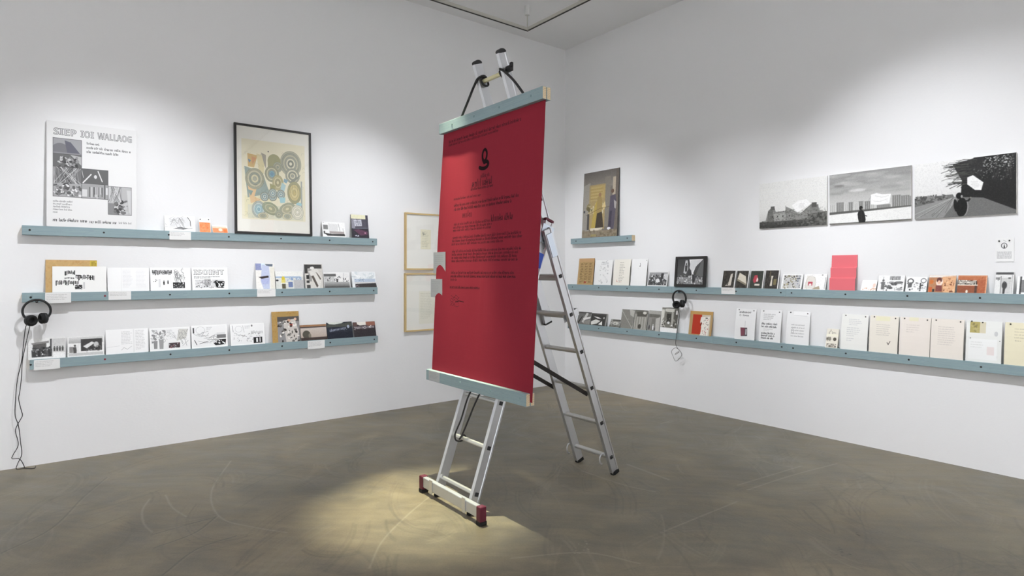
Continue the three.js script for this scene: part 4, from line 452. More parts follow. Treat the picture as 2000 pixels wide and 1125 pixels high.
wallPhoto('large black and white photograph of a figure with a white flag before tower blocks', 3.68, (d) => {
  d.grad(-0.01, -0.01, 1.02, 0.8, [[0, '#939391'], [0.5, '#b2b2af'], [1, '#d8d8d5']]); const { R } = d;
  d.g.filter = 'blur(5px)'; for (let i = 0; i < 26; i++) d.e(i % 2 ? 'rgba(214,214,211,0.28)' : 'rgba(112,112,110,0.25)', R(), 0.02 + R() * 0.42, 0.06 + R() * 0.12, 0.012 + R() * 0.025); d.e('rgba(232,232,230,0.7)', 0.36, 0.36, 0.11, 0.028); d.e('rgba(96,96,94,0.6)', 0.13, 0.24, 0.07, 0.02); d.g.filter = 'none';
  const tower = (x, w, y, dark) => { d.r(dark ? '#8f8f8c' : '#c2c2bf', x, y, w, 0.78 - y); for (let k = 0; k < w / 0.012; k++) d.r(dark ? (k % 2 ? '#6a6a67' : '#a9a9a6') : (k % 2 ? '#aaaaa6' : '#d2d2cf'), x + k * 0.012, y + 0.01, 0.006, 0.76 - y); };
  for (const [x, w, y, k] of [[0.0, 0.08, 0.6, 0], [0.09, 0.1, 0.57, 1], [0.2, 0.04, 0.6, 0], [0.25, 0.06, 0.58, 1], [0.32, 0.05, 0.62, 0], [0.38, 0.06, 0.58, 1], [0.45, 0.07, 0.59, 1], [0.52, 0.05, 0.64, 0], [0.6, 0.16, 0.68, 1], [0.78, 0.1, 0.52, 1], [0.88, 0.1, 0.54, 1], [0.97, 0.03, 0.56, 1]]) tower(x, w, y, k);
  d.p('#5c5c59', [[0, 0.76], [1, 0.73], [1, 0.76], [0, 0.81]]); d.p('#f0f0ed', [[0, 0.81], [1, 0.755], [1, 1.01], [0, 1.01]]); d.l('#8c8c88', 1.5, [[0, 0.81], [1, 0.755]]); d.r('#55554f', 0, 0.985, 1, 0.02);
  flag(d, [[0.53, 0.47], [0.6, 0.45], [0.66, 0.48], [0.77, 0.49], [0.75, 0.66], [0.62, 0.68], [0.53, 0.66]], 0); d.l('rgba(190,190,187,0.7)', 3, [[0.58, 0.5], [0.66, 0.54], [0.74, 0.52]]); d.l('rgba(200,200,197,0.7)', 3, [[0.56, 0.6], [0.64, 0.62], [0.73, 0.58]]); d.l('#77777a', 1.5, [[0.44, 0.78], [0.53, 0.5]]);
  d.e('#1e1e1d', 0.408, 0.715, 0.022, 0.042); d.e('#77736c', 0.424, 0.735, 0.008, 0.018); d.p('#232322', [[0.365, 0.83], [0.375, 0.785], [0.395, 0.76], [0.425, 0.76], [0.445, 0.79], [0.458, 0.86], [0.466, 0.95], [0.455, 1.01], [0.385, 1.01], [0.372, 0.92]]); d.l('#3c3c3a', 2, [[0.41, 0.78], [0.415, 0.98]]); d.l('#2c2c2a', 5, [[0.45, 0.86], [0.48, 0.88]]);
});
wallPhoto('large dark photograph of a figure with a white flag on a road under hedges', 4.327, (d) => {
  d.grad(-0.01, -0.01, 1.02, 1.02, [[0, '#f2f2f0'], [0.55, '#e8e8e6'], [1, '#a9a9a7']]); const { R } = d;
  d.p('#6f6f6d', [[0, 0.62], [0.4, 0.6], [0.42, 0.66], [0, 0.78]]); d.speck(80, ['#4c4c4a', '#8a8a88', '#5f5f5d'], 0, 0.6, 0.36, 0.12, 0.008, 0.025);
  d.p('#8f8f8d', [[0, 0.78], [0.42, 0.65], [0.55, 0.65], [0.55, 1.01], [0, 1.01]]); for (let i = 0; i < 12; i++) d.l(i % 2 ? 'rgba(215,215,212,0.6)' : 'rgba(70,70,68,0.6)', 2.4, [[0.4 + R() * 0.02, 0.66], [R() * 0.5 - 0.06, 1.0 - R() * 0.1]]);
  d.p('#6d6d6b', [[0.46, 0.66], [0.7, 0.66], [1.01, 0.9], [1.01, 1.01], [0.3, 1.01]]);
  d.p('#1e1e1d', [[0.48, 0.66], [0.5, 0.2], [0.62, -0.02], [1.01, -0.02], [1.01, 0.95], [0.7, 0.7]]); d.p('#272726', [[0.4, 0.08], [0.7, -0.02], [0.7, 0.3], [0.5, 0.4]]);
  for (let i = 0; i < 70; i++) { const x = 0.5 + R() * 0.14, y = 0.04 + R() * 0.4; d.l(['#1d1d1c', '#3a3a38', '#55554f'][i % 3], 1 + R() * 2, [[x, y], [x - 0.08 - R() * 0.06, y + (R() - 0.5) * 0.06], [x - 0.14 - R() * 0.1, y + 0.02 + (R() - 0.5) * 0.1]]); }
  d.speck(120, ['#8a8a88', '#cfcfcd', '#555553', '#a5a5a3'], 0.7, 0.02, 0.28, 0.2, 0.003, 0.014); d.speck(60, ['#5c5c5a', '#7a7a78'], 0.6, 0.2, 0.4, 0.22, 0.003, 0.012); for (let i = 0; i < 8; i++) d.l('#4a4a48', 1.5, [[0.8 + R() * 0.2, 0], [0.76 + R() * 0.2, 0.4]]);
  flag(d, [[0.545, 0.33], [0.6, 0.3], [0.7, 0.44], [0.68, 0.57], [0.62, 0.56], [0.545, 0.45]], 5);
  d.e('#8d8d8b', 0.505, 0.845, 0.052, 0.16, 0.05); d.e('#151514', 0.49, 0.84, 0.055, 0.165, 0.05); d.e('#151514', 0.43, 0.8, 0.02, 0.11, -0.1); d.e('#0f0f0e', 0.465, 0.635, 0.032, 0.055); d.e('#a5a5a2', 0.49, 0.65, 0.01, 0.025); d.l('#1a1a19', 9, [[0.5, 0.73], [0.555, 0.735], [0.575, 0.69]]); d.e('#77756f', 0.578, 0.685, 0.01, 0.018);
});

// ---------------------------------------------------------------- right wall, lowest ledge
const SM = (label, c, w, h, draw, o) => leaner('photograph', label, 'photograph', 'R', LOW, c, w, h, 'photo', draw, o);
SM('small grey photograph of crossing white straps, first beside the ladder', 0.381, 0.232, 0.158, (d) => { d.bg('#6f6e6a'); d.r('#55544f', 0, 0, 1, 0.12); d.p('#c9c8c3', [[0.34, 0.8], [0.6, 0.05], [0.76, 0.1], [0.5, 0.9]]); d.p('#e4e3de', [[0.4, 0.5], [0.96, 0.34], [0.94, 0.5], [0.5, 0.66]]); d.p('#8c8a84', [[0.5, 0.7], [0.95, 0.6], [0.95, 0.95], [0.5, 0.95]]); d.p('#33322f', [[0.0, 0.95], [0.3, 0.35], [0.36, 0.4], [0.1, 1]]); });
SM('small dark photograph with white swooping blades', 0.632, 0.26, 0.152, (d) => { d.bg('#3b3a37'); d.r('#55534f', 0, 0, 1, 0.1); d.p('#efeee9', [[0.12, 0.26], [0.4, 0.3], [0.66, 0.42], [0.4, 0.42]]); d.p('#d8d7d1', [[0, 0.7], [0.3, 0.5], [0.62, 0.6], [0.4, 0.85], [0.05, 0.98]]); d.p('#efeee9', [[0.5, 0.9], [0.72, 0.6], [0.76, 0.95]]); d.e('#c9c8c2', 0.8, 0.35, 0.04, 0.08); d.r('#8f8d8a', 0.93, 0, 0.07, 1); });
SM('smallest grey photograph of a ship-like form', 0.896, 0.16, 0.1, (d) => { d.bg('#97968f'); d.r('#56554f', 0.2, 0.05, 0.75, 0.2); d.e('#c2c1b8', 0.55, 0.5, 0.26, 0.2); d.r('#6a6962', 0, 0.75, 1, 0.25); d.speck(20, ['#4a4944', '#c9c8c0'], 0, 0.3, 1, 0.6, 0.02, 0.06); });
SM('upright grey photograph of radiating draped folds', 1.087, 0.19, 0.223, (d) => { d.bg('#85837c'); for (let i = 0; i < 22; i++) d.l(['#55534d', '#b5b3aa', '#6a6861', '#9c9a92'][i % 4], 6, [[0.95, 0.98], [Math.cos(i / 21 * 1.6 + 1.5) * 1.3 + 0.95, 0.98 - Math.sin(i / 21 * 1.6) * 1.2 - 0.05]]); d.p('#b8b6ae', [[0.6, 0], [1, 0.05], [1, 0.4], [0.7, 0.3]]); });
SM('upright grey photograph of a veiled figure beside the draped folds', 1.284, 0.192, 0.224, (d) => { d.bg('#9c9a92'); d.r('#6d6b64', 0, 0, 1, 0.2); d.p('#55534c', [[0.15, 0.12], [0.5, 0.06], [0.95, 0.15], [0.9, 0.32], [0.2, 0.34]]); d.e('#d6d4cb', 0.75, 0.14, 0.14, 0.07); for (let i = 0; i < 14; i++) d.r(['#b5b3a9', '#85837b', '#a5a39a'][i % 3], 0.05 + i * 0.065, 0.35, 0.05, 0.6); d.e('#4a4942', 0.46, 0.84, 0.12, 0.12); });
SM('upright grey photograph of a street with a small bright figure', 1.478, 0.172, 0.228, (d) => { d.bg('#8d8b85'); d.r('#a9a7a0', 0, 0, 1, 0.18); d.r('#6a6861', 0.05, 0.18, 0.85, 0.16); d.p('#b9b7b0', [[0.6, 0.4], [0.95, 0.3], [0.95, 1], [0.65, 1]]); d.p('#7a7871', [[0.3, 0.4], [0.6, 0.36], [0.6, 1], [0.25, 1]]); d.figure('#2f2e34', 0.14, 0.95, 0.24); d.figure('#e6e5e6', 0.44, 0.95, 0.3); d.figure('#3c3a40', 0.6, 0.97, 0.16); });
SM('tall photograph of an interior with a white margin at its foot, under the headphones', 1.682, 0.224, 0.275, (d) => { d.bg('#f2f2f0'); d.r('#77756d', 0.02, 0.02, 0.96, 0.8); d.r('#c9c7be', 0.2, 0.06, 0.6, 0.14); d.ring('#3c3b36', 3, 0.5, 0.12, 0.32, 0.1); d.r('#d5d3ca', 0.02, 0.1, 0.16, 0.7); d.r('#3a3934', 0.32, 0.26, 0.26, 0.34); d.r('#a9a79e', 0.62, 0.2, 0.1, 0.56); d.r('#55534c', 0.76, 0.1, 0.22, 0.72); d.e('#f4f4f2', 0.46, 0.62, 0.07, 0.05); d.e('#efefec', 0.66, 0.74, 0.05, 0.04); d.speck(40, ['#2f2e2a', '#b5b3aa', '#8a887f'], 0.1, 0.4, 0.8, 0.4, 0.01, 0.05); d.r('#ecebe8', 0.85, 0.12, 0.1, 0.16); });
leaner('card_folder', 'ochre card folder with a torn white figure beside a red panel', 'folder', 'R', LOW, 2.078, 0.27, 0.25, 'paper', (d) => { d.bg('#b09468'); d.r('#bd975c', 0, 0, 1, 0.14); d.r('#c9bfae', 0.5, 0.14, 0.42, 0.86); d.r('#b03a26', 0.14, 0.14, 0.4, 0.82); d.p('#e9e4da', [[0.5, 0.24], [0.88, 0.2], [0.86, 1], [0.52, 1], [0.56, 0.7], [0.48, 0.45]]); d.p('#6a2a1c', [[0.52, 0.42], [0.57, 0.5], [0.53, 0.62], [0.49, 0.6]]); d.speck(26, ['#b8a8a0', '#c0807a', '#8a847c'], 0.6, 0.3, 0.24, 0.66, 0.012, 0.035); d.r('#6a625c', 0.7, 0.25, 0.1, 0.05); }, { t: 0.006, edge: M.kraft });
const LETTER = (label, c, draw, o = {}) => leaner('pinned_sheet', label, 'sheet', 'R', LOW, c, o.w ?? 0.21, o.h ?? 0.3, 'paper', draw, { bow: 0.006, pins: [[-0.72, 0.012], [0.76, 0.016]], ...o });
LETTER('pinned white sheet with black handwriting and a small red stamp-like picture', 2.58, (d) => { d.bg('#f0f0ef'); bigType(d, 'mhnor', 0.16, 0.14, 0.6, 0.085, '#3b3b3b'); bigType(d, '(~ ioon', 0.18, 0.24, 0.48, 0.08, '#555'); d.l('#8a8a8a', 1.4, [[0.5, 0.4], [0.5, 0.58]]); d.p('#5a5558', [[0.28, 0.62], [0.62, 0.61], [0.64, 0.88], [0.32, 0.9]]); d.p('#7d4a56', [[0.28, 0.62], [0.5, 0.62], [0.5, 0.86], [0.32, 0.88]]); d.r('#c9c6c8', 0.54, 0.66, 0.06, 0.18); });
LETTER('pinned white sheet with two blocks of bold black handwriting', 2.835, (d) => { d.bg('#f0f0ef'); d.scr('#b0b0b0', 0.16, 0.13, 0.6, 4, 0.055, 0.026); d.scr('#4f4f4f', 0.1, 0.42, 0.78, 2, 0.09, 0.05, { ragged: 0.1 }); d.scr('#c0c0c0', 0.2, 0.6, 0.5, 2, 0.04, 0.02); d.scr('#3d3d3d', 0.1, 0.72, 0.66, 3, 0.075, 0.045, { ragged: 0.1 }); }, {});
LETTER('pinned white sheet with four grey lines of typing and a white slip', 3.096, (d) => { d.bg('#eeeeed'); d.r('#f8f8f7', 0.28, 0, 0.66, 0.12); d.l('#bdbdbd', 1.5, [[0.3, 0.125], [0.86, 0.13]]); d.scr('#a0a0a0', 0.22, 0.4, 0.58, 5, 0.085, 0.03, { ragged: 0.05 }); d.ring('#a5a5a5', 3, 0.28, 0.6, 0.05, 0.06); }, {});
leaner('pinned_sheet', 'small cream slip with heavy dark marks, between the typed sheet and the letters', 'sheet', 'R', LOW, 3.394, 0.1, 0.167, 'paper', (d) => { d.bg('#e9e4d6'); d.speck(10, ['#b8b2a4'], 0.1, 0.06, 0.8, 0.2, 0.03, 0.06); d.r('#f2eedc', 0, 0.28, 1, 0.12); blocky(d, 0.02, 0.42, 0.4, 0.22, '#3c362c'); d.e('#5a544a', 0.72, 0.54, 0.14, 0.09); d.r('#a39d92', 0.08, 0.78, 0.8, 0.2); d.speck(20, ['#6a645a', '#d6d0c4'], 0.1, 0.8, 0.76, 0.16, 0.03, 0.06); }, { edge: M.cream });
LETTER('pinned pale letter with grey type, first of the row of letters', 3.575, (d) => { d.bg('#eeeee9'); d.scr('#b9bbbe', 0.28, 0.14, 0.5, 4, 0.05, 0.018); d.scr('#b5b7ba', 0.22, 0.38, 0.56, 5, 0.055, 0.018); d.scr('#b9bbbe', 0.22, 0.68, 0.3, 2, 0.055, 0.018); }, {});
LETTER('pinned cream letter with a dark tick near its foot', 3.798, (d) => { d.bg('#ebe5d9'); d.r('#e8e4c6', 0.2, 0.02, 0.5, 0.12); d.scr('#bdb8b2', 0.24, 0.24, 0.5, 6, 0.055, 0.018); d.l('#77706a', 5, [[0.64, 0.72], [0.68, 0.77], [0.74, 0.68]]); }, { edge: M.cream });
LETTER('pinned blank-looking cream letter with a few faint lines at its top', 4.018, (d) => { d.bg('#ebe3da'); d.r('#e9e4c8', 0.3, 0.0, 0.3, 0.1); d.scr('#c9c1ba', 0.22, 0.2, 0.44, 4, 0.06, 0.018, { alpha: 0.8 }); }, { edge: M.cream });
LETTER('pinned cream letter with a dense block of faint typing', 4.232, (d) => { d.bg('#ebe4da'); d.scr('#bfb9b2', 0.22, 0.2, 0.62, 9, 0.055, 0.018); d.scr('#c9c3bc', 0.5, 0.64, 0.2, 1, 0.05, 0.02); }, { edge: M.cream });
LETTER('pinned white sheet with a small olive photograph fixed at its top', 4.456, (d) => { d.bg('#edeeea'); d.r('#b0a468', 0.1, 0.03, 0.28, 0.27); d.speck(14, ['rgba(120,112,80,0.5)', 'rgba(190,180,130,0.5)'], 0.12, 0.05, 0.24, 0.22, 0.02, 0.05); d.r('#d9d2b8', 0.38, 0.03, 0.17, 0.27); d.e('rgba(160,160,165,0.45)', 0.84, 0.3, 0.05, 0.06); d.e('rgba(180,180,180,0.45)', 0.84, 0.85, 0.05, 0.06); d.r('#f3f4f2', 0.08, 0.44, 0.8, 0.5); d.r('rgba(226,205,200,0.5)', 0.6, 0.62, 0.2, 0.2); d.scr('#cfd0cc', 0.14, 0.52, 0.4, 3, 0.06, 0.016); }, { pins: [[-0.72, 0.006], [-0.1, 0.012], [-0.75, 0.13], [0.9, 0.14]] });
LETTER('pinned yellow-cream letter at the end of the row', 4.681, (d) => { d.bg('#e9e2c6'); d.scr('#bdb79e', 0.26, 0.14, 0.6, 4, 0.07, 0.02); d.scr('#a9a38c', 0.28, 0.42, 0.2, 1, 0.07, 0.02); }, { edge: M.cream });

// ---------------------------------------------------------------- the folding ladder
{
  const LX = -2.8, LZ = 2.63;
  const t = thing('folding_ladder', 'tall aluminium folding ladder holding the red banner, with a white base bar', 'ladder', [LX, 0, LZ]);
  // a section lies in a plane of constant z: foot (x0, y0), slope dx/dy
  const section = (x0, y0, slope) => {
    const len = Math.hypot(slope, 1), ux = slope / len, uy = 1 / len;
    const basis = new THREE.Matrix4().makeBasis(V(uy, -ux, 0), V(ux, uy, 0), V(0, 0, 1)); basis.setPosition(x0 - LX, y0, -LZ);
    return { m: basis, at: (y) => (y - y0) * len };            // local y runs along the stile
  };
  const stileShape = (flip) => {                                // 62 x 24 mm channel with a recessed outer web
    const a = 0.031, b = 0.012 * flip, r = 0.0075 * flip, s = new THREE.Shape();
    s.moveTo(-a, -b); s.lineTo(a, -b); s.lineTo(a, b); s.lineTo(a - 0.007, b); s.lineTo(a - 0.011, r); s.lineTo(-a + 0.011, r); s.lineTo(-a + 0.007, b); s.lineTo(-a, b); s.closePath(); return s;
  };
  const stile = (sec, z, l0, l1, flip) => {
    const g = new THREE.ExtrudeGeometry(stileShape(flip), { depth: l1 - l0, bevelEnabled: true, bevelThickness: 0.001, bevelSize: 0.0012, bevelSegments: 1 });
    g.rotateX(-Math.PI / 2).scale(1, 1, -1); const idx = g.index; if (!idx) { const p = g.attributes.position.array; for (let i = 0; i < p.length; i += 9) for (let k = 0; k < 3; k++) { const q = p[i + k]; p[i + k] = p[i + 6 + k]; p[i + 6 + k] = q; } g.computeVertexNormals(); }
    g.translate(0, l0, z).applyMatrix4(sec.m); return part('stile', g, M.aluminium, t);
  };
  const rung = (sec, y, z0, z1, capZ, mat = M.aluminiumRung) => {
    const l = sec.at(y), r = part('rung', rb(0.03, 0.026, z1 - z0, 0.009).translate(0, l, (z0 + z1) / 2).applyMatrix4(sec.m), mat, t);
    for (const [z, s] of capZ) part('rung_plug', rb(0.024, 0.024, 0.008, 0.003).translate(0, l, z + s * 0.001).applyMatrix4(sec.m), M.black, r, 'black square plug');
  };
  // front section
  const F = section(-3.398 + 0.35 * 0.02, 0.02, 0.35);
  stile(F, 2.41, 0.0, F.at(1.79), -1); stile(F, 2.79, 0.0, F.at(1.79), 1);
  for (let j = 0; j < 7; j++) rung(F, 0.115 + 0.262 * j, 2.415, 2.785, [[2.8, 1], [2.4, -1]]);
  for (const z of [2.41, 2.79]) part('stile_cap', rb(0.074, 0.022, 0.032, 0.008).translate(0, F.at(1.795), z).applyMatrix4(F.m), M.maroon, t, 'dark red plastic cap');
  part('sticker', bx(0.05, 0.1, 0.001).translate(0, F.at(1.53), 2.8028).applyMatrix4(F.m), M.blueSticker, t, 'blue sticker');
  // rear section
  const B = section(-2.167, 0.0, -0.381);
  stile(B, 2.47, 0.02, B.at(1.73), -1); stile(B, 2.83, 0.02, B.at(1.73), 1);
  for (let j = 0; j < 7; j++) rung(B, 0.133 + 0.2587 * j, 2.475, 2.825, [[2.84, 1], [2.46, -1]]);
  for (const z of [2.47, 2.83]) part('foot', rb(0.07, 0.03, 0.03, 0.006).translate(0.002, 0.016, z).applyMatrix4(B.m), M.rubber, t, 'black rubber foot');
  // extension section riding on the rear one and reaching past the apex
  const E = section(-2.522, 1.085, -0.357);
  stile(E, 2.5, 0, E.at(2.83), -1); stile(E, 2.762, 0, E.at(2.83), 1);
  for (let j = 0; j < 7; j++) rung(E, 1.148 + 0.262 * j, 2.506, 2.756, [[2.772, 1], [2.49, -1]], j === 6 ? std(0xd8d0a8, 0.5, 0.3) : M.aluminiumRung);
  for (const z of [2.5, 2.762]) {
    const top = new THREE.CylinderGeometry(0.033, 0.033, 0.028, 20, 1, false, 0, Math.PI).rotateX(Math.PI / 2).rotateZ(Math.PI / 2).rotateZ(Math.PI);
    part('stile_cap', merge([rb(0.066, 0.012, 0.029, 0.003), top.rotateZ(Math.PI).scale(1, 0.62, 1)]).translate(0, E.at(2.835), z).applyMatrix4(E.m), M.black, t, 'rounded black end cap');
    part('stile_cap', rb(0.068, 0.016, 0.029, 0.005).translate(0, 0, z).applyMatrix4(E.m), M.black, t, 'black end cap');
    part('guide_bracket', merge([rb(0.14, 0.05, 0.004, 0.0015, -0.035, 0.09, z < 2.6 ? -0.015 : 0.045), rb(0.012, 0.05, 0.03, 0.002, 0.036, 0.09, z < 2.6 ? -0.002 : 0.03)]).translate(0, 0, z).applyMatrix4(E.m), M.aluminium, t);
  }
  // hinges where the sections meet
  for (const [z, s] of [[2.79, 1], [2.41, -1]]) {
    const h = part('hinge', merge([rb(0.1, 0.13, 0.006, 0.003, 0, F.at(1.7), z + s * 0.0155).applyMatrix4(F.m), rb(0.05, 0.16, 0.006, 0.003, -0.002, B.at(1.63), s > 0 ? 2.845 : 2.455).applyMatrix4(B.m)]), M.steel, t, 'bright pressed-metal hinge');
    for (const y of [1.66, 1.735]) part('bolt', new THREE.CylinderGeometry(0.013, 0.013, 0.01, 14).rotateX(Math.PI / 2).translate(0, F.at(y), z + s * 0.021).applyMatrix4(F.m), M.black, h);
  }
  // base bar of the front section
  const bar0 = part('base_bar', rb(0.032, 0.068, 0.64, 0.006, -3.426 - LX, 0.07, 2.607 - LZ), std(new THREE.Color().setRGB(0.6, 0.62, 0.65), 0.4, 0.7), t);
  for (const z of [2.283, 2.945]) { part('end_cap', rb(0.046, 0.088, 0.042, 0.006, -3.426 - LX, 0.064, z - LZ), M.maroon, bar0, 'dark red end cap'); part('rubber_foot', rb(0.05, 0.024, 0.046, 0.005, -3.426 - LX, 0.012, z - LZ), M.rubber, bar0); }
  for (const z of [2.41, 2.79]) part('bracket', rb(0.006, 0.09, 0.034, 0.002, -3.4455 - LX, 0.07, z - LZ), M.aluminium, bar0);
  for (const z of [2.41, 2.79]) part('foot', rb(0.05, 0.02, 0.026, 0.004, -3.392 - LX, 0.011, z - LZ), M.rubber, t);
  // restraint belts between front and rear
  for (const [z, a, b] of [[2.813, [-3.065, 0.952], [-2.43, 0.603]], [2.445, [-3.065, 0.952], [-2.39, 0.583]]]) {
    const dx = b[0] - a[0], dy = b[1] - a[1], L = Math.hypot(dx, dy);
    part('restraint_belt', rb(L, 0.028, 0.003, 0.001).rotateZ(Math.atan2(dy, dx)).translate((a[0] + b[0]) / 2 - LX, (a[1] + b[1]) / 2, z - LZ), M.belt, t, 'black woven belt');
  }
  // little catch hooks at the lowest rear rung
  for (const z of [2.452, 2.79]) part('catch_hook', tube([[-2.24 - LX, 0.15, z - LZ], [-2.27 - LX, 0.15, z - LZ], [-2.285 - LX, 0.12, z - LZ], [-2.275 - LX, 0.085, z - LZ], [-2.26 - LX, 0.08, z - LZ]], 0.005, 20), M.aluminium, t);
}

// ---------------------------------------------------------------- the red banner on its rails
const BAN = { z0: 2.045, z1: 3.16, yT: 2.45, yB: 0.76, xT: -3.1225, xB: -3.2215 };
const banX = (y) => BAN.xB + (BAN.xT - BAN.xB) * (y - BAN.yB) / (BAN.yT - BAN.yB);
function bannerTexture() {
  const W = 1024, H = 1552, c = canvasOf(W, H), g = c.getContext('2d'), d = new Pen(g, W, H, 3), { R } = d;
  d.bg('#8e2b38'); for (let i = 0; i < 2600; i++) { g.fillStyle = i % 2 ? 'rgba(110,28,40,0.07)' : 'rgba(165,62,70,0.06)'; if (i % 4 < 2) g.fillRect(R() * W, R() * H, 1.4, 30 + R() * 120); else g.fillRect(R() * W, R() * H, 30 + R() * 120, 1.4); }
  const K = '#33161c', line = (x0, x1, y, s, a = 0.8) => d.scr(K, x0, y, x1 - x0, 1, 0.01, s, { ragged: 0, alpha: Math.min(1, a * 1.25) });
  line(0.07, 0.8, 0.036, 0.01, 0.6); line(0.07, 0.6, 0.052, 0.008, 0.5);
  g.strokeStyle = '#231318'; g.lineWidth = 17; g.lineCap = 'round'; g.lineJoin = 'round'; g.beginPath();
  g.moveTo(0.455 * W, 0.155 * H); g.bezierCurveTo(0.44 * W, 0.13 * H, 0.455 * W, 0.115 * H, 0.472 * W, 0.114 * H); g.bezierCurveTo(0.5 * W, 0.12 * H, 0.5 * W, 0.145 * H, 0.48 * W, 0.157 * H); g.lineTo(0.46 * W, 0.16 * H); g.lineTo(0.455 * W, 0.15 * H); g.stroke();
  g.lineWidth = 22; g.beginPath(); g.moveTo(0.425 * W, 0.181 * H); g.bezierCurveTo(0.46 * W, 0.194 * H, 0.52 * W, 0.187 * H, 0.51 * W, 0.17 * H); g.bezierCurveTo(0.5 * W, 0.16 * H, 0.48 * W, 0.163 * H, 0.47 * W, 0.165 * H); g.stroke();
  line(0.44, 0.53, 0.212, 0.011, 0.55);
  d.scr(K, 0.36, 0.234, 0.2, 1, 0.01, 0.02, { ragged: 0, alpha: 0.75 }); line(0.345, 0.58, 0.258, 0.008, 0.7);
  line(0.162, 0.444, 0.286, 0.008, 0.6); line(0.166, 0.814, 0.312, 0.009, 0.75); line(0.17, 0.75, 0.329, 0.009, 0.85);
  d.scr(K, 0.27, 0.353, 0.1, 1, 0.01, 0.018, { ragged: 0, alpha: 0.55 });
  line(0.176, 0.56, 0.391, 0.008, 0.6); d.scr(K, 0.57, 0.382, 0.2, 1, 0.01, 0.017, { ragged: 0, alpha: 0.8 }); line(0.17, 0.58, 0.404, 0.008, 0.65); line(0.17, 0.57, 0.416, 0.008, 0.6);
  line(0.17, 0.85, 0.446, 0.008, 0.6); line(0.166, 0.86, 0.459, 0.008, 0.65); line(0.162, 0.7, 0.472, 0.008, 0.55);
  line(0.172, 0.858, 0.502, 0.008, 0.65); line(0.172, 0.83, 0.515, 0.008, 0.65); line(0.171, 0.82, 0.528, 0.008, 0.7); line(0.171, 0.83, 0.541, 0.008, 0.65);
  line(0.171, 0.803, 0.589, 0.008, 0.65); line(0.169, 0.818, 0.603, 0.008, 0.8); line(0.169, 0.24, 0.617, 0.008, 0.5); line(0.168, 0.478, 0.648, 0.006, 0.85); d.l('rgba(51,22,28,0.6)', 2.5, [[0.168, 0.656], [0.478, 0.655]]);
  for (let i = 0; i < 5; i++) { const y = 0.688 + i * 0.009; d.l('rgba(51,22,28,0.65)', 2.6, Array.from({ length: 9 }, (_, k) => [0.175 + k * 0.012 + R() * 0.01, y + (R() - 0.5) * 0.012])); } d.l('rgba(40,16,22,0.85)', 5, [[0.24, 0.71], [0.28, 0.705], [0.33, 0.708]]);
  return texOf(c);
}
{
  const t = thing('hanging_banner', 'tall red printed cloth banner stretched between two blue-grey rails', 'banner', [-3.17, 0, 2.6]);
  const bw = BAN.z1 - BAN.z0, nx = 60, ny = 60, th = 0.0012, cloth = new THREE.BufferGeometry(), pos = [], uv = [], idx = [], yt = 2.5, yb = 0.71;
  for (const side of [1, -1]) for (let j = 0; j <= ny; j++) for (let i = 0; i <= nx; i++) {
    const u = i / nx, y = yb + (yt - yb) * j / ny, v = (y - BAN.yB) / (BAN.yT - BAN.yB), free = Math.max(0, Math.min(1, Math.sin(Math.PI * Math.min(1, Math.max(0, v)))));
    const wave = (0.004 * Math.sin(u * 9.5 + v * 1.5) + 0.003 * Math.sin(u * 21 + 1) + 0.0035 * Math.exp(-(((u - 0.497) / 0.012) ** 2)) * Math.min(1, Math.max(0, (0.55 - v) * 4))) * free;
    pos.push(banX(y) - wave - side * th / 2 + 3.17, y, BAN.z0 + u * bw - 2.6); uv.push(u, v);
  }
  const n1 = (nx + 1) * (ny + 1);
  for (let s = 0; s < 2; s++) for (let j = 0; j < ny; j++) for (let i = 0; i < nx; i++) { const a = s * n1 + j * (nx + 1) + i, b = a + 1, c = a + nx + 2, d = a + nx + 1; s ? idx.push(a, c, b, a, d, c) : idx.push(a, b, c, a, c, d); }
  cloth.setAttribute('position', new THREE.Float32BufferAttribute(pos, 3)); cloth.setAttribute('uv', new THREE.Float32BufferAttribute(uv, 2)); cloth.setIndex(idx); cloth.computeVertexNormals();
  part('cloth', cloth, new THREE.MeshPhysicalMaterial({ map: bannerTexture(), roughness: 0.85, specularIntensity: 0.2, side: THREE.DoubleSide }), t, 'red cloth with dark emblem and paragraphs');
  const rail = (y, x, z0, z1, screws) => {
    const L = z1 - z0;
    for (const [dx, nm] of [[-0.0165, 'front_batten'], [0.0165, 'rear_batten']]) {
      const b = part(nm, battenGeo(L, 0.074, 0.03, y), [M.paint, M.rawWood], t, dx < 0 ? 'blue-grey painted batten with raw wooden end' : 'blue-grey painted batten behind the cloth');
      b.position.set(x + dx + 3.17, y, (z0 + z1) / 2 - 2.6); b.rotation.y = -Math.PI / 2;
      if (dx < 0) for (const s of screws) { const k = part('screw', screwGeo, M.screwTeal, b); k.position.set(s - (z0 + z1) / 2, 0.004, 0.0155); }
    }
  };
  rail(2.487, banX(2.487), 2.026, 3.166, [2.2, 2.47, 2.75, 3.06]); rail(0.724, banX(0.724), 2.02, 3.142, [2.09, 2.46, 2.8, 3.09]);
}
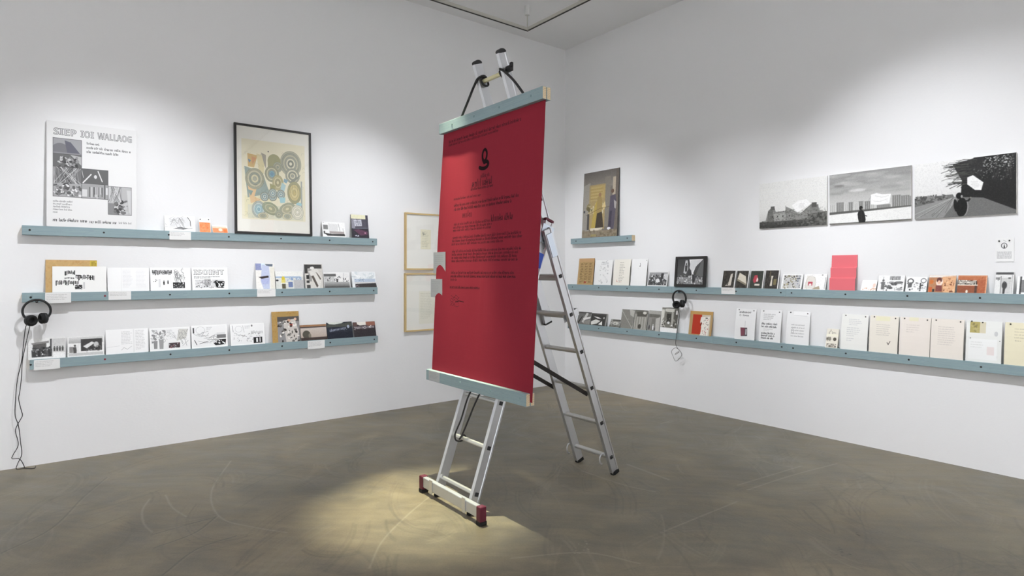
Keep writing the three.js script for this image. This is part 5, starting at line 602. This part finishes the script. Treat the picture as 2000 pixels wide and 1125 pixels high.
// paper labels on the banner
function bannerCard(label, y0, h, z0, w, x) {
  const m = leaner('caption_card', label, 'label', 'R', y0, z0 + w / 2, w, h, 'paper', (d) => { d.bg('#b2b4b5'); d.scr('#8a8c8c', 0.1, 0.15, 0.75, 7, 0.09, 0.03, { alpha: 0.5 }); }, { t: 0.0012, base: 0.01, tilt: 0 });
  m.position.x = x;
}
bannerCard('upper grey paper label overhanging the edge of the red banner', 1.444, 0.152, 2.003, 0.163, banX(1.52) - 0.0065);
bannerCard('lower grey paper label overhanging the edge of the red banner', 1.273, 0.132, 1.984, 0.155, banX(1.34) - 0.0065);
bannerCard('pale paper label on the lower rail of the red banner', 0.69, 0.068, 2.06, 0.145, banX(0.724) - 0.0325);

// lashings
function lash(name, label, geos, mat = M.cord) { const t = new THREE.Mesh(merge(geos), mat); t.name = numbered(name); scene.add(t); tag(t, label, 'cord'); return t; }
const topX = -2.522 - 0.357 * (2.72 - 1.085);
lash('lashing_cord', 'long thin black cord tied from the ladder top down to the banner rail', [tube([[topX + 0.02, 2.715, 2.545], [topX - 0.01, 2.748, 2.54], [topX - 0.04, 2.735, 2.515], [topX - 0.04, 2.7, 2.47], [-3.13, 2.62, 2.37], [-3.105, 2.526, 2.24]], 0.008, 50), tube([[topX + 0.03, 2.7, 2.53], [topX, 2.742, 2.53], [topX - 0.03, 2.72, 2.53], [topX, 2.69, 2.53]], 0.007, 30, true)]);
lash('lashing_cord', 'short black cord with a thick buckle tied beside the pale top rung of the ladder', [tube([[topX + 0.01, 2.745, 2.72], [topX - 0.035, 2.735, 2.745], [topX - 0.04, 2.71, 2.79], [-3.125, 2.64, 2.86], [-3.105, 2.526, 2.95]], 0.008, 50), rb(0.03, 0.034, 0.05, 0.006, topX - 0.005, 2.728, 2.802), rb(0.018, 0.03, 0.022, 0.005, topX - 0.01, 2.745, 2.83), tube([[topX + 0.03, 2.7, 2.735], [topX, 2.742, 2.735], [topX - 0.03, 2.72, 2.735], [topX, 2.69, 2.735]], 0.007, 30, true)]);
lash('lashing_cord', 'thin black cord looped from the lower banner rail round a ladder rung', [tube([[-3.2, 0.7, 2.53], [-3.238, 0.64, 2.528], [-3.272, 0.5, 2.5], [-3.305, 0.395, 2.478], [-3.3, 0.362, 2.482], [-3.27, 0.357, 2.5], [-3.245, 0.38, 2.51], [-3.27, 0.4, 2.52], [-3.302, 0.38, 2.525], [-3.297, 0.4, 2.54], [-3.27, 0.5, 2.575], [-3.24, 0.62, 2.615], [-3.2, 0.7, 2.63]], 0.0055, 90)]);

// ---------------------------------------------------------------- headphones hung from the ledges
function headphones(label, wall, c, y, d, cupTurn, cordPts, tangled) {
  const t = thing('headphones', label, 'headphones'); onWall(t, wall, c, y, d);       // origin: centre of the headband loop, z out from the wall
  const R = 0.082, arc = [];
  for (let i = 0; i <= 24; i++) { const a = Math.PI * (-0.2 + 1.4 * i / 24); arc.push(V(Math.cos(a) * R, Math.sin(a) * R, 0.01 * Math.sin(i / 24 * 3))); }
  const curve = new THREE.CatmullRomCurve3(arc), sh = new THREE.Shape(); sh.absellipse(0, 0, 0.012, 0.008, 0, Math.PI * 2);
  part('headband', new THREE.ExtrudeGeometry(sh, { steps: 48, extrudePath: curve, curveSegments: 8, bevelEnabled: false }), M.black, t);
  const cup = (x, yy, turn, lean) => {
    const prof = [[0, 0.02], [0.028, 0.02], [0.038, 0.014], [0.041, 0.0], [0.036, -0.005], [0, -0.005]].map(([a, b]) => new THREE.Vector2(a, b)).reverse();
    const q = new THREE.Euler(lean, turn, 0, 'YXZ'), place = (g) => g.rotateZ(-Math.PI / 2).applyQuaternion(new THREE.Quaternion().setFromEuler(q)).translate(x, yy, 0.006);
    const e = part('ear_cup', place(new THREE.LatheGeometry(prof, 28)), M.dark, t);
    part('ear_cushion', place(new THREE.TorusGeometry(0.029, 0.0125, 10, 26).rotateX(Math.PI / 2).translate(0, -0.013, 0)), M.rubber, e);
    part('yoke', tube([[x * 1.02, yy + 0.035, 0.004], [x * 1.12, yy + 0.012, 0.016], [x, yy - 0.004, 0.022]], 0.005, 16), M.black, e);
  };
  cup(-0.036, -0.07, Math.PI - cupTurn, 0.25); cup(0.042, -0.056, cupTurn * 0.45, -0.1);
  for (const pts of cordPts) part('cable', tube(pts, 0.0026, 160, false, 7), M.cord, t, 'thin dark cable');
  if (tangled) for (const pts of tangled) part('cable', tube(pts, 0.0022, 60, true, 6), M.cordGrey, t, 'coiled end of the cable');
  part('hook', merge([bar([0, R - 0.012, -d + SD + 0.001], [0, R - 0.012, 0.012], 0.004), new THREE.SphereGeometry(0.009, 12, 8).translate(0, R - 0.014, 0.014)]), M.black, t, 'black hook screwed to the ledge');
}
const cordA = [[-5.48, 1.085], [-5.484, 1.056], [-5.507, 0.923], [-5.527, 0.796], [-5.532, 0.682], [-5.541, 0.581], [-5.548, 0.518], [-5.532, 0.427], [-5.527, 0.394], [-5.551, 0.34], [-5.566, 0.292], [-5.551, 0.181], [-5.581, 0.11], [-5.587, 0.089], [-5.546, 0.078], [-5.522, 0.035], [-5.514, 0.004]];
const cordB = [[-5.492, 1.088], [-5.505, 1.06], [-5.532, 0.797], [-5.556, 0.659], [-5.566, 0.52], [-5.568, 0.394], [-5.551, 0.327], [-5.538, 0.198], [-5.532, 0.101], [-5.556, 0.036], [-5.561, 0.006], [-5.517, 0.004], [-5.46, 0.004], [-5.45, 0.004]];
const HL = [-5.444, 1.166, 0.082];
const toLocal = (pts, dz) => pts.map(([x, y], i) => [x - HL[0], y - HL[1], dz(i, y)]);
headphones('black headphones hung from the ledge by the brown folder, long cable reaching the floor', 'L', HL[0], HL[1], HL[2], 0.9, [toLocal(cordA, (i, y) => (y > 0.9 ? 0.0 : -0.035 + 0.006 * (i % 2))), toLocal(cordB, (i, y) => (y > 0.9 ? -0.006 : y > 0.02 ? -0.045 : -0.03 + (i === 12 ? 0.05 : 0)))]);
const HR = [1.856, 1.178, 0.082], rl = (pts, z) => pts.map(([c, y], i) => [c - HR[0], y - HR[1], z]);
headphones('black headphones hung below the square framed photograph, cable ending in a coil', 'R', HR[0], HR[1], HR[2], 1.0, [rl([[1.832, 1.08], [1.85, 1.0], [1.83, 0.88], [1.812, 0.76], [1.808, 0.68], [1.83, 0.645], [1.85, 0.625]], 0.0)], [rl([[1.842, 0.635], [1.885, 0.585], [1.86, 0.545], [1.805, 0.505], [1.77, 0.56], [1.752, 0.6], [1.8, 0.645]], 0.002), rl([[1.8, 0.575], [1.82, 0.595], [1.855, 0.612], [1.84, 0.595]], 0.006)]);

// ---------------------------------------------------------------- shadows everywhere, then hand the scene over
scene.traverse((o) => { if (o.isMesh) { o.castShadow = true; o.receiveShadow = true; } });
renderer.render(scene, camera);
